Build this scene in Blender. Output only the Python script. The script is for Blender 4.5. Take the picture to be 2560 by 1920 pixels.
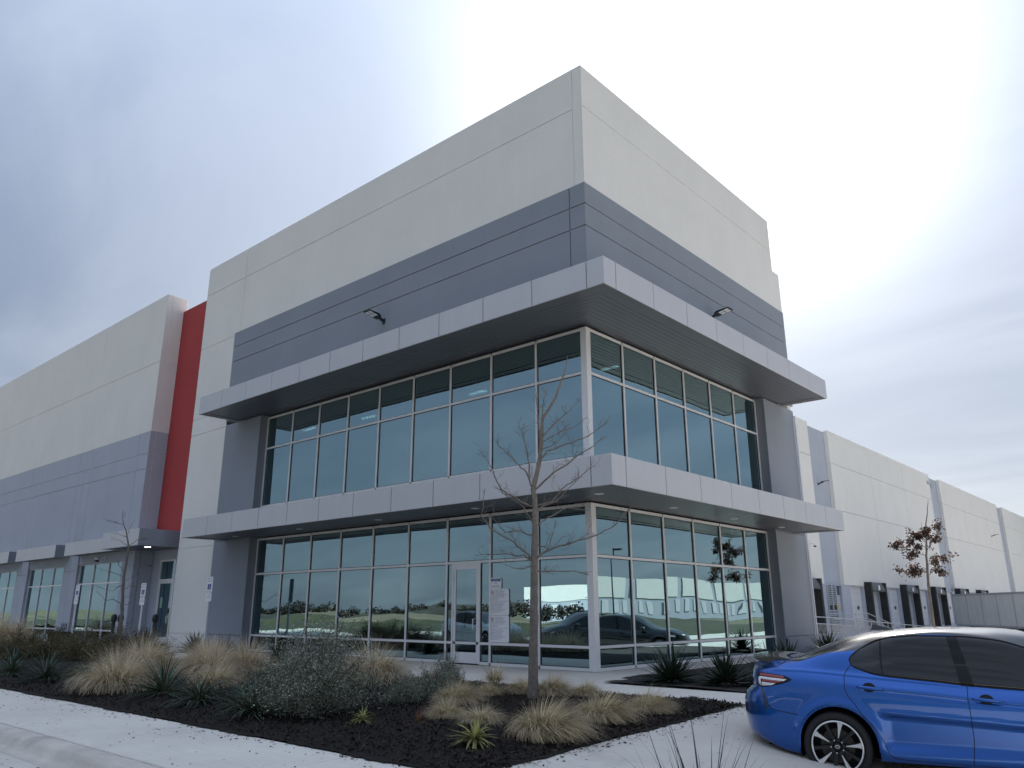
import bpy, math, random
import numpy as np
from mathutils import Vector, Matrix, Euler

sc = bpy.context.scene
for o in list(bpy.data.objects): bpy.data.objects.remove(o)
col = sc.collection
PI = math.pi

# ------------------------------------------------------------------ camera
YAW, PITCH, ROLL = 0.7238, 0.2817, -0.0021
cam = bpy.data.cameras.new('camera'); camo = bpy.data.objects.new('camera', cam); col.objects.link(camo)
_f = Vector((-math.sin(YAW)*math.cos(PITCH), math.cos(YAW)*math.cos(PITCH), math.sin(PITCH)))
_r = Vector((math.cos(YAW), math.sin(YAW), 0)); _u = _r.cross(_f)
_r2 = math.cos(ROLL)*_r + math.sin(ROLL)*_u; _u2 = -math.sin(ROLL)*_r + math.cos(ROLL)*_u
CAM = Vector((10.293, -14.3, 1.2678))
camo.matrix_world = Matrix(((_r2.x, _u2.x, -_f.x, CAM.x), (_r2.y, _u2.y, -_f.y, CAM.y), (_r2.z, _u2.z, -_f.z, CAM.z), (0, 0, 0, 1)))
cam.sensor_width = 36; cam.lens = 36*1945.69/2560; cam.clip_end = 5000; cam.clip_start = .05
sc.camera = camo

# ------------------------------------------------------------------ sky, sun, exposure
SUN = Vector((-.338, .742, .580)).normalized()
SUN_EL = math.asin(SUN.z); SUN_ROT = math.atan2(SUN.x, SUN.y)
w = bpy.data.worlds.new('World'); sc.world = w; w.use_nodes = True
nt = w.node_tree; nt.nodes.clear()
def N(t, typ, **kw):
    n = t.nodes.new(typ)
    for k, v in kw.items():
        if k.startswith('i_'):
            key = k[2:]; key = int(key) if key.isdigit() else key.replace('_', ' ')
            n.inputs[key].default_value = v
        else: setattr(n, k, v)
    return n
def LK(t, a, b): t.links.new(a, b)
def mathn(t, op, a, b=None, clamp=False):
    n = t.nodes.new('ShaderNodeMath'); n.operation = op; n.use_clamp = clamp
    for i, v in enumerate((a, b)):
        if v is None: continue
        if isinstance(v, (int, float)): n.inputs[i].default_value = v
        else: t.links.new(v, n.inputs[i])
    return n.outputs[0]
def mixc(t, fac, a, b, mode='MIX'):
    n = t.nodes.new('ShaderNodeMix'); n.data_type = 'RGBA'; n.blend_type = mode
    for i, v in ((0, fac), (6, a), (7, b)):
        if isinstance(v, (int, float)): n.inputs[i].default_value = v
        elif isinstance(v, tuple): n.inputs[i].default_value = (*v, 1) if len(v) == 3 else v
        else: t.links.new(v, n.inputs[i])
    return n.outputs[2]
sky = N(nt, 'ShaderNodeTexSky', sky_type='NISHITA', sun_disc=False, sun_elevation=SUN_EL, sun_rotation=SUN_ROT, dust_density=0.7, air_density=1.0, ozone_density=1.5)
tc = N(nt, 'ShaderNodeTexCoord')
nrm = N(nt, 'ShaderNodeVectorMath', operation='NORMALIZE'); LK(nt, tc.outputs['Generated'], nrm.inputs[0])
dt = N(nt, 'ShaderNodeVectorMath', operation='DOT_PRODUCT'); LK(nt, nrm.outputs[0], dt.inputs[0]); dt.inputs[1].default_value = SUN
cosv = mathn(nt, 'MAXIMUM', dt.outputs['Value'], 0.0)
sep = N(nt, 'ShaderNodeSeparateXYZ'); LK(nt, nrm.outputs[0], sep.inputs[0])
# cloud sheet: project the direction on a plane overhead so streaks converge towards the horizon
den = mathn(nt, 'ADD', mathn(nt, 'MAXIMUM', sep.outputs[2], 0.0), 0.22)
px = mathn(nt, 'DIVIDE', sep.outputs[0], den); py = mathn(nt, 'DIVIDE', sep.outputs[1], den)
cmb = N(nt, 'ShaderNodeCombineXYZ'); LK(nt, px, cmb.inputs[0]); LK(nt, py, cmb.inputs[1])
mp = N(nt, 'ShaderNodeMapping'); LK(nt, cmb.outputs[0], mp.inputs[0]); mp.inputs['Rotation'].default_value = (0, 0, .5); mp.inputs['Scale'].default_value = (.8, 1.5, 1)
n1 = N(nt, 'ShaderNodeTexNoise', i_Scale=1.25, i_Detail=7.0, i_Roughness=.55, i_Distortion=.5); LK(nt, mp.outputs[0], n1.inputs[0])
n2 = N(nt, 'ShaderNodeTexNoise', i_Scale=.55, i_Detail=3.0, i_Roughness=.5); LK(nt, mp.outputs[0], n2.inputs[0])
cl = mathn(nt, 'ADD', mathn(nt, 'MULTIPLY', n1.outputs[0], .65), mathn(nt, 'MULTIPLY', n2.outputs[0], .45))
rmp = N(nt, 'ShaderNodeMapRange', interpolation_type='SMOOTHSTEP', i_1=.38, i_2=.76, i_3=0.0, i_4=1.0); LK(nt, cl, rmp.inputs[0])
# thin cloud veil: forward scattering brightens it towards the sun
g1 = mathn(nt, 'MULTIPLY', mathn(nt, 'POWER', cosv, 45.0), .56)
g2 = mathn(nt, 'MULTIPLY', mathn(nt, 'POWER', cosv, 10.0), .08)
g3 = mathn(nt, 'MULTIPLY', mathn(nt, 'POWER', cosv, 4.0), .012)
glow = mathn(nt, 'ADD', mathn(nt, 'ADD', g1, g2), g3)
veil = N(nt, 'ShaderNodeCombineXYZ')
lift = mathn(nt, 'MULTIPLY', rmp.outputs[0], .065)
dh = N(nt, 'ShaderNodeVectorMath', operation='DOT_PRODUCT'); LK(nt, nrm.outputs[0], dh.inputs[0]); dh.inputs[1].default_value = Vector((SUN.x, SUN.y, 0)).normalized()
low = mathn(nt, 'POWER', mathn(nt, 'SUBTRACT', 1.0, mathn(nt, 'MAXIMUM', sep.outputs[2], 0.0)), 3.0)
hz = mathn(nt, 'MULTIPLY', low, mathn(nt, 'ADD', mathn(nt, 'MULTIPLY', mathn(nt, 'POWER', mathn(nt, 'MAXIMUM', dh.outputs['Value'], 0.0), 5.0), .10), .02))
addl = mathn(nt, 'ADD', lift, hz)
# overcast-like rise of the veil's brightness to the zenith, added to brighten the foreground
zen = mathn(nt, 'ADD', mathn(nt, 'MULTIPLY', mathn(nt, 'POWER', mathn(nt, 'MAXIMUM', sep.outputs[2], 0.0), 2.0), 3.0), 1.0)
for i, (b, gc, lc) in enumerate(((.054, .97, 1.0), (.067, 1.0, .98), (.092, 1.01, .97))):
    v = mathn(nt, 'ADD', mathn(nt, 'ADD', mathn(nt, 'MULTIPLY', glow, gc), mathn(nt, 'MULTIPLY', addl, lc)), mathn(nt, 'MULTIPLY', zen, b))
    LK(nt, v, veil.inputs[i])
skys = N(nt, 'ShaderNodeVectorMath', operation='SCALE'); LK(nt, sky.outputs[0], skys.inputs[0]); skys.inputs['Scale'].default_value = .045
skycol = mixc(nt, .88, skys.outputs[0], veil.outputs[0])
bg = N(nt, 'ShaderNodeBackground', i_Strength=1.0); LK(nt, skycol, bg.inputs[0])
wo = N(nt, 'ShaderNodeOutputWorld'); LK(nt, bg.outputs[0], wo.inputs[0])

sl = bpy.data.lights.new('sun', 'SUN'); sl.energy = 3.2; sl.angle = math.radians(4); sl.color = (1, .95, .88)
so = bpy.data.objects.new('sun', sl); col.objects.link(so); so.rotation_euler = SUN.to_track_quat('Z', 'Y').to_euler(); so.location = SUN*60
vs = sc.view_settings; vs.view_transform = 'Standard'; vs.look = 'None'; vs.exposure = 1.78; vs.gamma = 1; vs.use_curve_mapping = False
sc.cycles.max_bounces = 8; sc.cycles.glossy_bounces = 5; sc.cycles.transparent_max_bounces = 24; sc.cycles.caustics_reflective = False; sc.cycles.caustics_refractive = False
sc.cycles.sample_clamp_indirect = 6

# ------------------------------------------------------------------ materials
MAT = {}
def mat(name, base, rough=.6, metal=0.0, spec=.5, var=0.0, vscale=2.0, bump=0.0, bscale=40.0, fine=0.0, coat=0.0, streak=0.0, detail=4.0, emis=None):
    if name in MAT: return MAT[name]
    m = bpy.data.materials.new(name); m.use_nodes = True; t = m.node_tree; b = t.nodes['Principled BSDF']
    b.inputs['Base Color'].default_value = (*base, 1); b.inputs['Roughness'].default_value = rough; b.inputs['Metallic'].default_value = metal
    b.inputs['Specular IOR Level'].default_value = spec; b.inputs['Coat Weight'].default_value = coat
    if emis: b.inputs['Emission Color'].default_value = (*base, 1); b.inputs['Emission Strength'].default_value = emis
    if var or bump or fine or streak:
        co = N(t, 'ShaderNodeNewGeometry').outputs['Position'] if True else None
        c = None
        if var:
            n = N(t, 'ShaderNodeTexNoise', i_Scale=vscale, i_Detail=detail, i_Roughness=.6); LK(t, co, n.inputs[0])
            mr = N(t, 'ShaderNodeMapRange', i_1=.25, i_2=.75, i_3=1-var, i_4=1+var); LK(t, n.outputs[0], mr.inputs[0])
            c = mr.outputs[0]
        if fine:
            n = N(t, 'ShaderNodeTexNoise', i_Scale=bscale*1.7, i_Detail=2.0); LK(t, co, n.inputs[0])
            mr = N(t, 'ShaderNodeMapRange', i_1=.3, i_2=.7, i_3=1-fine, i_4=1+fine); LK(t, n.outputs[0], mr.inputs[0])
            c = mr.outputs[0] if c is None else mathn(t, 'MULTIPLY', c, mr.outputs[0])
        if streak:
            mpn = N(t, 'ShaderNodeMapping'); mpn.inputs['Scale'].default_value = (2.2, 2.2, .10); LK(t, co, mpn.inputs[0])
            n = N(t, 'ShaderNodeTexNoise', i_Scale=1.6, i_Detail=5.0, i_Roughness=.65); LK(t, mpn.outputs[0], n.inputs[0])
            mr = N(t, 'ShaderNodeMapRange', i_1=.35, i_2=.75, i_3=1+streak*.5, i_4=1-streak); LK(t, n.outputs[0], mr.inputs[0])
            c = mr.outputs[0] if c is None else mathn(t, 'MULTIPLY', c, mr.outputs[0])
        if c is not None:
            vm = N(t, 'ShaderNodeVectorMath', operation='SCALE'); vm.inputs[0].default_value = base; LK(t, c, vm.inputs['Scale']); LK(t, vm.outputs[0], b.inputs['Base Color'])
        if bump:
            n = N(t, 'ShaderNodeTexNoise', i_Scale=bscale, i_Detail=4.0); LK(t, co, n.inputs[0])
            bp = N(t, 'ShaderNodeBump', i_Strength=1.0, i_Distance=bump); LK(t, n.outputs[0], bp.inputs['Height']); LK(t, bp.outputs[0], b.inputs['Normal'])
    MAT[name] = m; return m
M_white = mat('white_wall_paint', (.73, .725, .70), .85, var=.035, vscale=.6, bump=.0025, bscale=28, fine=.04, streak=.014)
M_gray = mat('blue_grey_wall_paint', (.40, .435, .505), .85, var=.05, vscale=.6, bump=.0025, bscale=28, fine=.05, streak=.018)
M_dgray = mat('dark_grey_wall_paint', (.24, .268, .315), .85, var=.05, vscale=.6, bump=.0025, bscale=28, fine=.05, streak=.018)
M_red = mat('red_wall_paint', (.37, .045, .046), .85, var=.05, vscale=.7, bump=.0025, bscale=28, fine=.04)
M_fascia = mat('silver_fascia_metal', (.53, .538, .565), .38, metal=.25, var=.03, vscale=.5, streak=.03)
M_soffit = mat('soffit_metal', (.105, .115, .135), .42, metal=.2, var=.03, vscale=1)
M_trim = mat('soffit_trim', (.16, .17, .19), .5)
M_alu = mat('clear_aluminium', (.74, .745, .76), .38, metal=.15, var=.02, vscale=3)
M_gasket = mat('black_gasket', (.01, .011, .012), .6)
M_roof = mat('roof_membrane', (.5, .5, .5), .9)
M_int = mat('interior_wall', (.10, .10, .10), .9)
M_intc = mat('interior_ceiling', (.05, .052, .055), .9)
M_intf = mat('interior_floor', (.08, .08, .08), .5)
M_col = mat('interior_column_paint', (.72, .74, .68), .8)
M_black = mat('black_housing', (.018, .019, .022), .5, var=.1)
M_lens = mat('lamp_lens', (.75, .77, .78), .3)
M_led = mat('lit_led_tube', (1, .97, .9), .5, emis=2.5)
M_plas = mat('white_plastic', (.75, .76, .78), .4)
M_galv = mat('galvanised_steel', (.38, .40, .43), .45, metal=.6, var=.1, vscale=8)
M_sign = mat('white_sign_face', (.80, .81, .84), .5, var=.02)
M_ink = mat('dark_print', (.05, .055, .09), .6)
M_blue = mat('sign_blue', (.012, .045, .22), .5)
M_green = mat('sign_green_print', (.12, .19, .15), .6)
M_rprint = mat('red_print', (.45, .02, .03), .6)

def concrete(name, base, var=.12, stain=.25):
    m = bpy.data.materials.new(name); m.use_nodes = True; t = m.node_tree; b = t.nodes['Principled BSDF']
    co = N(t, 'ShaderNodeNewGeometry').outputs['Position']
    a = N(t, 'ShaderNodeTexNoise', i_Scale=.9, i_Detail=8.0, i_Roughness=.62); LK(t, co, a.inputs[0])
    r1 = N(t, 'ShaderNodeMapRange', i_1=.28, i_2=.72, i_3=1-var, i_4=1+var); LK(t, a.outputs[0], r1.inputs[0])
    mpn = N(t, 'ShaderNodeMapping'); mpn.inputs['Scale'].default_value = (1.4, 26, 1); mpn.inputs['Rotation'].default_value = (0, 0, .12); LK(t, co, mpn.inputs[0])
    br = N(t, 'ShaderNodeTexNoise', i_Scale=1.5, i_Detail=5.0, i_Roughness=.6); LK(t, mpn.outputs[0], br.inputs[0])
    r2 = N(t, 'ShaderNodeMapRange', i_1=.3, i_2=.7, i_3=.93, i_4=1.05); LK(t, br.outputs[0], r2.inputs[0])
    s = N(t, 'ShaderNodeTexNoise', i_Scale=.35, i_Detail=9.0, i_Roughness=.7, i_Distortion=.8); LK(t, co, s.inputs[0])
    r3 = N(t, 'ShaderNodeMapRange', interpolation_type='SMOOTHSTEP', i_1=.54, i_2=.68, i_3=1.0, i_4=1-stain); LK(t, s.outputs[0], r3.inputs[0])
    gr = N(t, 'ShaderNodeTexNoise', i_Scale=160.0, i_Detail=2.0); LK(t, co, gr.inputs[0])
    r4 = N(t, 'ShaderNodeMapRange', i_1=.3, i_2=.7, i_3=.93, i_4=1.07); LK(t, gr.outputs[0], r4.inputs[0])
    k = mathn(t, 'MULTIPLY', mathn(t, 'MULTIPLY', r1.outputs[0], r2.outputs[0]), mathn(t, 'MULTIPLY', r3.outputs[0], r4.outputs[0]))
    vm = N(t, 'ShaderNodeVectorMath', operation='SCALE'); vm.inputs[0].default_value = base; LK(t, k, vm.inputs['Scale']); LK(t, vm.outputs[0], b.inputs['Base Color'])
    b.inputs['Roughness'].default_value = .85
    bp = N(t, 'ShaderNodeBump', i_Strength=.6, i_Distance=.004); LK(t, br.outputs[0], bp.inputs['Height'])
    bp2 = N(t, 'ShaderNodeBump', i_Strength=.5, i_Distance=.002); LK(t, gr.outputs[0], bp2.inputs['Height']); LK(t, bp.outputs[0], bp2.inputs['Normal']); LK(t, bp2.outputs[0], b.inputs['Normal'])
    return m
M_conc = concrete('broomed_concrete', (.68, .635, .565), var=.09, stain=.16)
M_conc2 = concrete('pavement_concrete', (.60, .56, .50), var=.10, stain=.2)
M_kerb = concrete('kerb_concrete', (.58, .535, .47), var=.25, stain=.6)

def glassmat(name, refl, trans, f0=.26, wave=.0016, scale=.55):
    m = bpy.data.materials.new(name); m.use_nodes = True; t = m.node_tree; t.nodes.clear()
    out = N(t, 'ShaderNodeOutputMaterial'); mx = N(t, 'ShaderNodeMixShader')
    gl = N(t, 'ShaderNodeBsdfGlossy', i_Roughness=.0); gl.inputs[0].default_value = (*refl, 1)
    tr = N(t, 'ShaderNodeBsdfTransparent'); tr.inputs[0].default_value = (*trans, 1)
    lw = N(t, 'ShaderNodeLayerWeight', i_Blend=.5)
    p = mathn(t, 'POWER', lw.outputs['Facing'], 5.0)
    f = mathn(t, 'ADD', mathn(t, 'MULTIPLY', p, 1-f0), f0, clamp=True)
    LK(t, f, mx.inputs[0]); LK(t, tr.outputs[0], mx.inputs[1]); LK(t, gl.outputs[0], mx.inputs[2]); LK(t, mx.outputs[0], out.inputs[0])
    if wave:
        co = N(t, 'ShaderNodeNewGeometry').outputs['Position']
        oi = N(t, 'ShaderNodeObjectInfo'); wn_ = N(t, 'ShaderNodeTexWhiteNoise', noise_dimensions='1D'); LK(t, oi.outputs['Random'], wn_.inputs['W'])
        ad = N(t, 'ShaderNodeVectorMath', operation='MULTIPLY_ADD'); LK(t, wn_.outputs['Color'], ad.inputs[0]); ad.inputs[1].default_value = (40, 40, 40); LK(t, co, ad.inputs[2])
        n = N(t, 'ShaderNodeTexNoise', i_Scale=scale, i_Detail=1.0); LK(t, ad.outputs[0], n.inputs[0])
        ge = N(t, 'ShaderNodeNewGeometry'); tl_ = N(t, 'ShaderNodeVectorMath', operation='SUBTRACT'); LK(t, wn_.outputs['Color'], tl_.inputs[0]); tl_.inputs[1].default_value = (.5, .5, .5)
        t2 = N(t, 'ShaderNodeVectorMath', operation='MULTIPLY_ADD'); LK(t, tl_.outputs[0], t2.inputs[0]); t2.inputs[1].default_value = (.0045, .0045, .0045); LK(t, ge.outputs['Normal'], t2.inputs[2])
        t3 = N(t, 'ShaderNodeVectorMath', operation='NORMALIZE'); LK(t, t2.outputs[0], t3.inputs[0])
        bp = N(t, 'ShaderNodeBump', i_Strength=1.0, i_Distance=wave); LK(t, t3.outputs[0], bp.inputs['Normal']); LK(t, n.outputs[0], bp.inputs['Height']); LK(t, bp.outputs[0], gl.inputs['Normal'])
    return m
M_glass = glassmat('teal_tinted_glass', (.62, .88, .95), (.16, .225, .24), f0=.44, wave=.006)
M_carglass = glassmat('dark_car_glass', (.9, .95, 1.0), (.05, .055, .06), f0=.05, wave=0)

# ------------------------------------------------------------------ mesh helpers
class MB:
    def __init__(s): s.v = []; s.f = []; s.m = []
    def add(s, vs, fs, mi=0):
        b = len(s.v); s.v += [tuple(v) for v in vs]; s.f += [tuple(i+b for i in f) for f in fs]; s.m += [mi]*len(fs)
    def box(s, x0, x1, y0, y1, z0, z1, mi=0):
        x0, x1 = min(x0, x1), max(x0, x1); y0, y1 = min(y0, y1), max(y0, y1); z0, z1 = min(z0, z1), max(z0, z1)
        s.add([(x0,y0,z0),(x1,y0,z0),(x1,y1,z0),(x0,y1,z0),(x0,y0,z1),(x1,y0,z1),(x1,y1,z1),(x0,y1,z1)],
              [(0,3,2,1),(4,5,6,7),(0,1,5,4),(1,2,6,5),(2,3,7,6),(3,0,4,7)], mi); return s
    def tube(s, pts, rad, n=6, mi=0, cap=True):
        pts = [Vector(p) for p in pts]; rs = rad if isinstance(rad, (list, tuple)) else [rad]*len(pts)
        prev = None; rings = []
        for i, p in enumerate(pts):
            d = (pts[min(i+1, len(pts)-1)] - pts[max(i-1, 0)])
            if d.length < 1e-9: d = Vector((0, 0, 1))
            d.normalize()
            a = prev if prev is not None else (Vector((0, 0, 1)) if abs(d.z) < .9 else Vector((1, 0, 0)))
            x = d.cross(a)
            if x.length < 1e-6: x = d.cross(Vector((1, .3, 0)))
            x.normalize(); y = x.cross(d); prev = y
            # keep a consistent frame: y is the transported axis
            rings.append([p + (x*math.cos(2*PI*k/n) + y*math.sin(2*PI*k/n))*rs[i] for k in range(n)])
        vs = [v for r in rings for v in r]; fs = []
        for i in range(len(rings)-1):
            for k in range(n): fs.append((i*n+k, i*n+(k+1) % n, (i+1)*n+(k+1) % n, (i+1)*n+k))
        if cap: fs.append(tuple(range(n))[::-1]); fs.append(tuple((len(rings)-1)*n+k for k in range(n)))
        s.add(vs, fs, mi); return s
    def lathe(s, prof, n=32, origin=(0,0,0), axis='z', mi=0, close=False):
        o = Vector(origin); vs = []; fs = []; k = len(prof)
        for j in range(n):
            a = 2*PI*j/n; c_, s_ = math.cos(a), math.sin(a)
            for (r, h) in prof:
                if axis == 'z': vs.append(o+Vector((r*c_, r*s_, h)))
                elif axis == 'y': vs.append(o+Vector((r*c_, h, r*s_)))
                else: vs.append(o+Vector((h, r*c_, r*s_)))
        for j in range(n):
            for i in range(k-1): fs.append((j*k+i, ((j+1) % n)*k+i, ((j+1) % n)*k+i+1, j*k+i+1))
            if close: fs.append((j*k+k-1, ((j+1) % n)*k+k-1, ((j+1) % n)*k, j*k))
        s.add(vs, fs, mi); return s
    def prism(s, poly, a, b, plane='xy', mi=0):
        n = len(poly)
        def P(p, h): return {'xy': (p[0], p[1], h), 'xz': (p[0], h, p[1]), 'yz': (h, p[0], p[1])}[plane]
        vs = [P(p, a) for p in poly] + [P(p, b) for p in poly]
        fs = [tuple(range(n))[::-1], tuple(range(n, 2*n))] + [(i, (i+1) % n, n+(i+1) % n, n+i) for i in range(n)]
        s.add(vs, fs, mi); return s
    def build(s, name, mats, parent=None, smooth=False, fix=True):
        me = bpy.data.meshes.new(name); me.from_pydata(s.v, [], s.f); 
        if not isinstance(mats, (list, tuple)): mats = [mats]
        for m in mats: me.materials.append(m)
        if len(mats) > 1: me.polygons.foreach_set('material_index', s.m)
        if smooth: me.polygons.foreach_set('use_smooth', [True]*len(me.polygons))
        if fix:
            import bmesh
            bm = bmesh.new(); bm.from_mesh(me); bmesh.ops.recalc_face_normals(bm, faces=bm.faces); bm.to_mesh(me); bm.free()
        me.update(); return link(name, me, parent)
def link(name, me, parent=None):
    o = bpy.data.objects.new(name, me); col.objects.link(o)
    if parent: o.parent = parent
    return o
def np_mesh(name, v, f, mats, parent=None, smooth=False, attrs=None, mi=None):
    v = np.asarray(v, np.float32); f = np.asarray(f, np.int32); k = f.shape[1]
    me = bpy.data.meshes.new(name or 'plant'); me.vertices.add(len(v)); me.vertices.foreach_set('co', v.ravel())
    me.loops.add(f.size); me.loops.foreach_set('vertex_index', f.ravel()); me.polygons.add(len(f))
    me.polygons.foreach_set('loop_start', np.arange(0, f.size, k, dtype=np.int32)); me.polygons.foreach_set('loop_total', np.full(len(f), k, np.int32))
    for m in (mats if isinstance(mats, (list, tuple)) else [mats]): me.materials.append(m)
    if mi is not None: me.polygons.foreach_set('material_index', np.asarray(mi, np.int32))
    me.update(calc_edges=True)
    if smooth: me.polygons.foreach_set('use_smooth', np.ones(len(f), bool))
    for kx, a in (attrs or {}).items():
        at = me.attributes.new(kx, 'FLOAT', 'POINT'); at.data.foreach_set('value', np.asarray(a, np.float32))
    me.validate(); return link(name, me, parent) if name else me
def thing(name, label, cat, loc=(0,0,0), rz=0, group=None):
    o = bpy.data.objects.new(name, None); col.objects.link(o); o.location = loc; o.rotation_euler = (0, 0, rz); o.empty_display_size = .2
    return tag(o, label, cat, group)
def tag(o, label=None, cat=None, group=None, kind=None):
    if label: o['label'] = label
    if cat: o['category'] = cat
    if group: o['group'] = group
    if kind: o['kind'] = kind
    return o
def copy_tree(o, parent=None):
    c = o.copy(); col.objects.link(c); c.parent = parent
    for ch in [x for x in CH.get(o.name, o.children)]: copy_tree(ch, c)
    return c
CH = {}
def part_empty(name, parent):
    o = bpy.data.objects.new(name, None); col.objects.link(o); o.parent = parent; o.empty_display_size = .1; return o
def text_mesh(body, size, align='CENTER'):
    cu = bpy.data.curves.new('txt', 'FONT'); cu.body = body; cu.size = size; cu.align_x = align; cu.resolution_u = 2
    o = bpy.data.objects.new('txt', cu); col.objects.link(o); dg = bpy.context.evaluated_depsgraph_get(); dg.update()
    me = bpy.data.meshes.new_from_object(o.evaluated_get(dg)); bpy.data.objects.remove(o); bpy.data.curves.remove(cu); return me
def lettering(body, size, m, parent, loc, rot, align='CENTER', sx=1.0, name='lettering'):
    me = text_mesh(body, size, align); me.materials.clear(); me.materials.append(m)
    o = link(name, me, parent); o.location = loc; o.rotation_euler = rot; o.scale = (sx, 1, 1); return o
def sstep(a, b, x): t = np.clip((np.asarray(x, float)-a)/(b-a), 0, 1); return t*t*(3-2*t)

# ------------------------------------------------------------------ ground levels
def G(x, y):
    x = np.asarray(x, float); y = np.asarray(y, float)
    t = np.clip((-3.4-y)/5.53, 0, 1); z = -.02-.13*t - .02*np.clip((-8.93-y)/1.5, 0, 1)
    rd = -.31
    z = np.where(y < -10.64, rd+0*z, z)
    u = sstep(5.0, 8.6, x)
    z = z*(1-u) + (-.433)*u
    c = np.clip((y-12)/20, 0, 1); z = np.where(y > 12, z*(1-c)-1.25*c, z)
    return z
def Gf(x, y): return float(G(x, y))
def sheet(name, xs, ys, mask, m, dz=0.0, zf=None, kind='structure', parent=None):
    X, Y = np.meshgrid(xs, ys, indexing='ij'); Z = (zf or G)(X, Y)+dz
    v = np.stack([X, Y, Z], -1).reshape(-1, 3); nx, ny = len(xs), len(ys)
    I, J = np.meshgrid(np.arange(nx-1), np.arange(ny-1), indexing='ij')
    cx = (X[:-1, :-1]+X[1:, 1:])/2; cy = (Y[:-1, :-1]+Y[1:, 1:])/2
    ok = mask(cx, cy); I, J = I[ok], J[ok]
    f = np.stack([I*ny+J, (I+1)*ny+J, (I+1)*ny+J+1, I*ny+J+1], -1)
    o = np_mesh(name, v, f, m, parent, smooth=True)
    if kind and not parent: o['kind'] = kind
    return o

# far ground: dry winter grass and bare soil
def groundmat():
    m = bpy.data.materials.new('dry_winter_ground'); m.use_nodes = True; t = m.node_tree; b = t.nodes['Principled BSDF']
    co = N(t, 'ShaderNodeNewGeometry').outputs['Position']
    a = N(t, 'ShaderNodeTexNoise', i_Scale=.035, i_Detail=8.0, i_Roughness=.65); LK(t, co, a.inputs[0])
    r = N(t, 'ShaderNodeValToRGB'); LK(t, a.outputs[0], r.inputs[0])
    e = r.color_ramp.elements; e[0].position = .36; e[0].color = (.045, .065, .028, 1); e[1].position = .68; e[1].color = (.26, .21, .13, 1)
    k = e.new(.5); k.color = (.12, .115, .06, 1); LK(t, r.outputs[0], b.inputs['Base Color']); b.inputs['Roughness'].default_value = 1; return m
M_ground = groundmat()
gv = np.array([[-2500, -2500, -1.6], [2500, -2500, -1.6], [2500, 2500, -1.6], [-2500, 2500, -1.6]])
tag(np_mesh('ground', gv, [[0, 1, 2, 3]], M_ground), kind='structure')
# parking and road pavement
def lin(a, b, st): return list(np.arange(a, b-1e-6, st))+[b]
xs = lin(-70, -8, 3)+lin(-5, 4, 1.5)+[5.0]+lin(5.25, 9, .25)+lin(9.5, 60, 3)
ys = lin(-45, -12, 3)+[-10.87]+lin(-10.5, 11.5, .5)+[11.6]+lin(12, 34, 2)+lin(36, 110, 6)
sheet('parking_pavement', xs, ys, lambda x, y: (((x > 5.0) & (y < 11.6)) | (y < -10.87) | ((y > 11.6) & (x > -7.9))) & (y > -24.5) & (x < 31), M_conc2)

# sidewalk slabs along the kerb
side = tag(bpy.data.objects.new('sidewalk', None), kind='structure'); col.objects.link(side)
def slab(parent, x0, x1, y0, y1, m, th=.12, name='paving_slab', gap=.006, zf=G, dz=0):
    ch = .008; x0 += gap; x1 -= gap; y0 += gap; y1 -= gap
    z = [float(zf(a, b))+dz for a, b in ((x0+.01, y0+.01), (x1-.01, y0+.01), (x1-.01, y1-.01), (x0+.01, y1-.01))]
    q = [(x0, y0), (x1, y0), (x1, y1), (x0, y1)]; qi = [(x0+ch, y0+ch), (x1-ch, y0+ch), (x1-ch, y1-ch), (x0+ch, y1-ch)]
    mb = MB(); vs = [(a, b, z[i]-th) for i, (a, b) in enumerate(q)]+[(a, b, z[i]-ch) for i, (a, b) in enumerate(q)]+[(a, b, z[i]) for i, (a, b) in enumerate(qi)]
    fs = [(8, 9, 10, 11)]
    for i in range(4): j = (i+1) % 4; fs += [(i, j, 4+j, 4+i), (4+i, 4+j, 8+j, 8+i)]
    mb.add(vs, fs); return mb.build(name, m, parent)
for i in range(-9, 2): slab(side, .35+3.05*i, .35+3.05*(i+1) if i < 1 else 5.0, -10.405, -8.93, M_conc)
slab(side, -60, .35-27.45, -10.405, -8.93, M_conc)
sw = MB().box(-60, 5, -10.423, -8.92, -.4, -.19); sw.build('joint_filler', mat('joint_filler', (.06, .058, .055), .9), side)
# kerb: rolled top with vertical face and gutter
def kerb_profile(): return [(-10.425, -.40), (-10.425, -.172), (-10.45, -.165), (-10.56, -.168), (-10.60, -.178), (-10.635, -.20), (-10.66, -.24), (-10.685, -.285), (-10.72, -.305), (-10.88, -.318), (-10.88, -.40)]
kb = MB(); pr = kerb_profile(); rng = random.Random(3)
xk = lin(-60, -6, 3)+lin(-4.5, 5.5, .08)
vs = []; 
for x in xk:
    for i, (y, z) in enumerate(pr):
        j = .0 if i in (0, len(pr)-1) else 1
        vs.append((x, y+j*rng.uniform(-.004, .004)*(x > -5), z+j*rng.uniform(-.003, .002)*(x > -5)))
k = len(pr); fs = [(i*k+j, i*k+j+1, (i+1)*k+j+1, (i+1)*k+j) for i in range(len(xk)-1) for j in range(k-1)]
kb.add(vs, fs); tag(kb.build('kerb', M_kerb, smooth=True), kind='structure')

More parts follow.
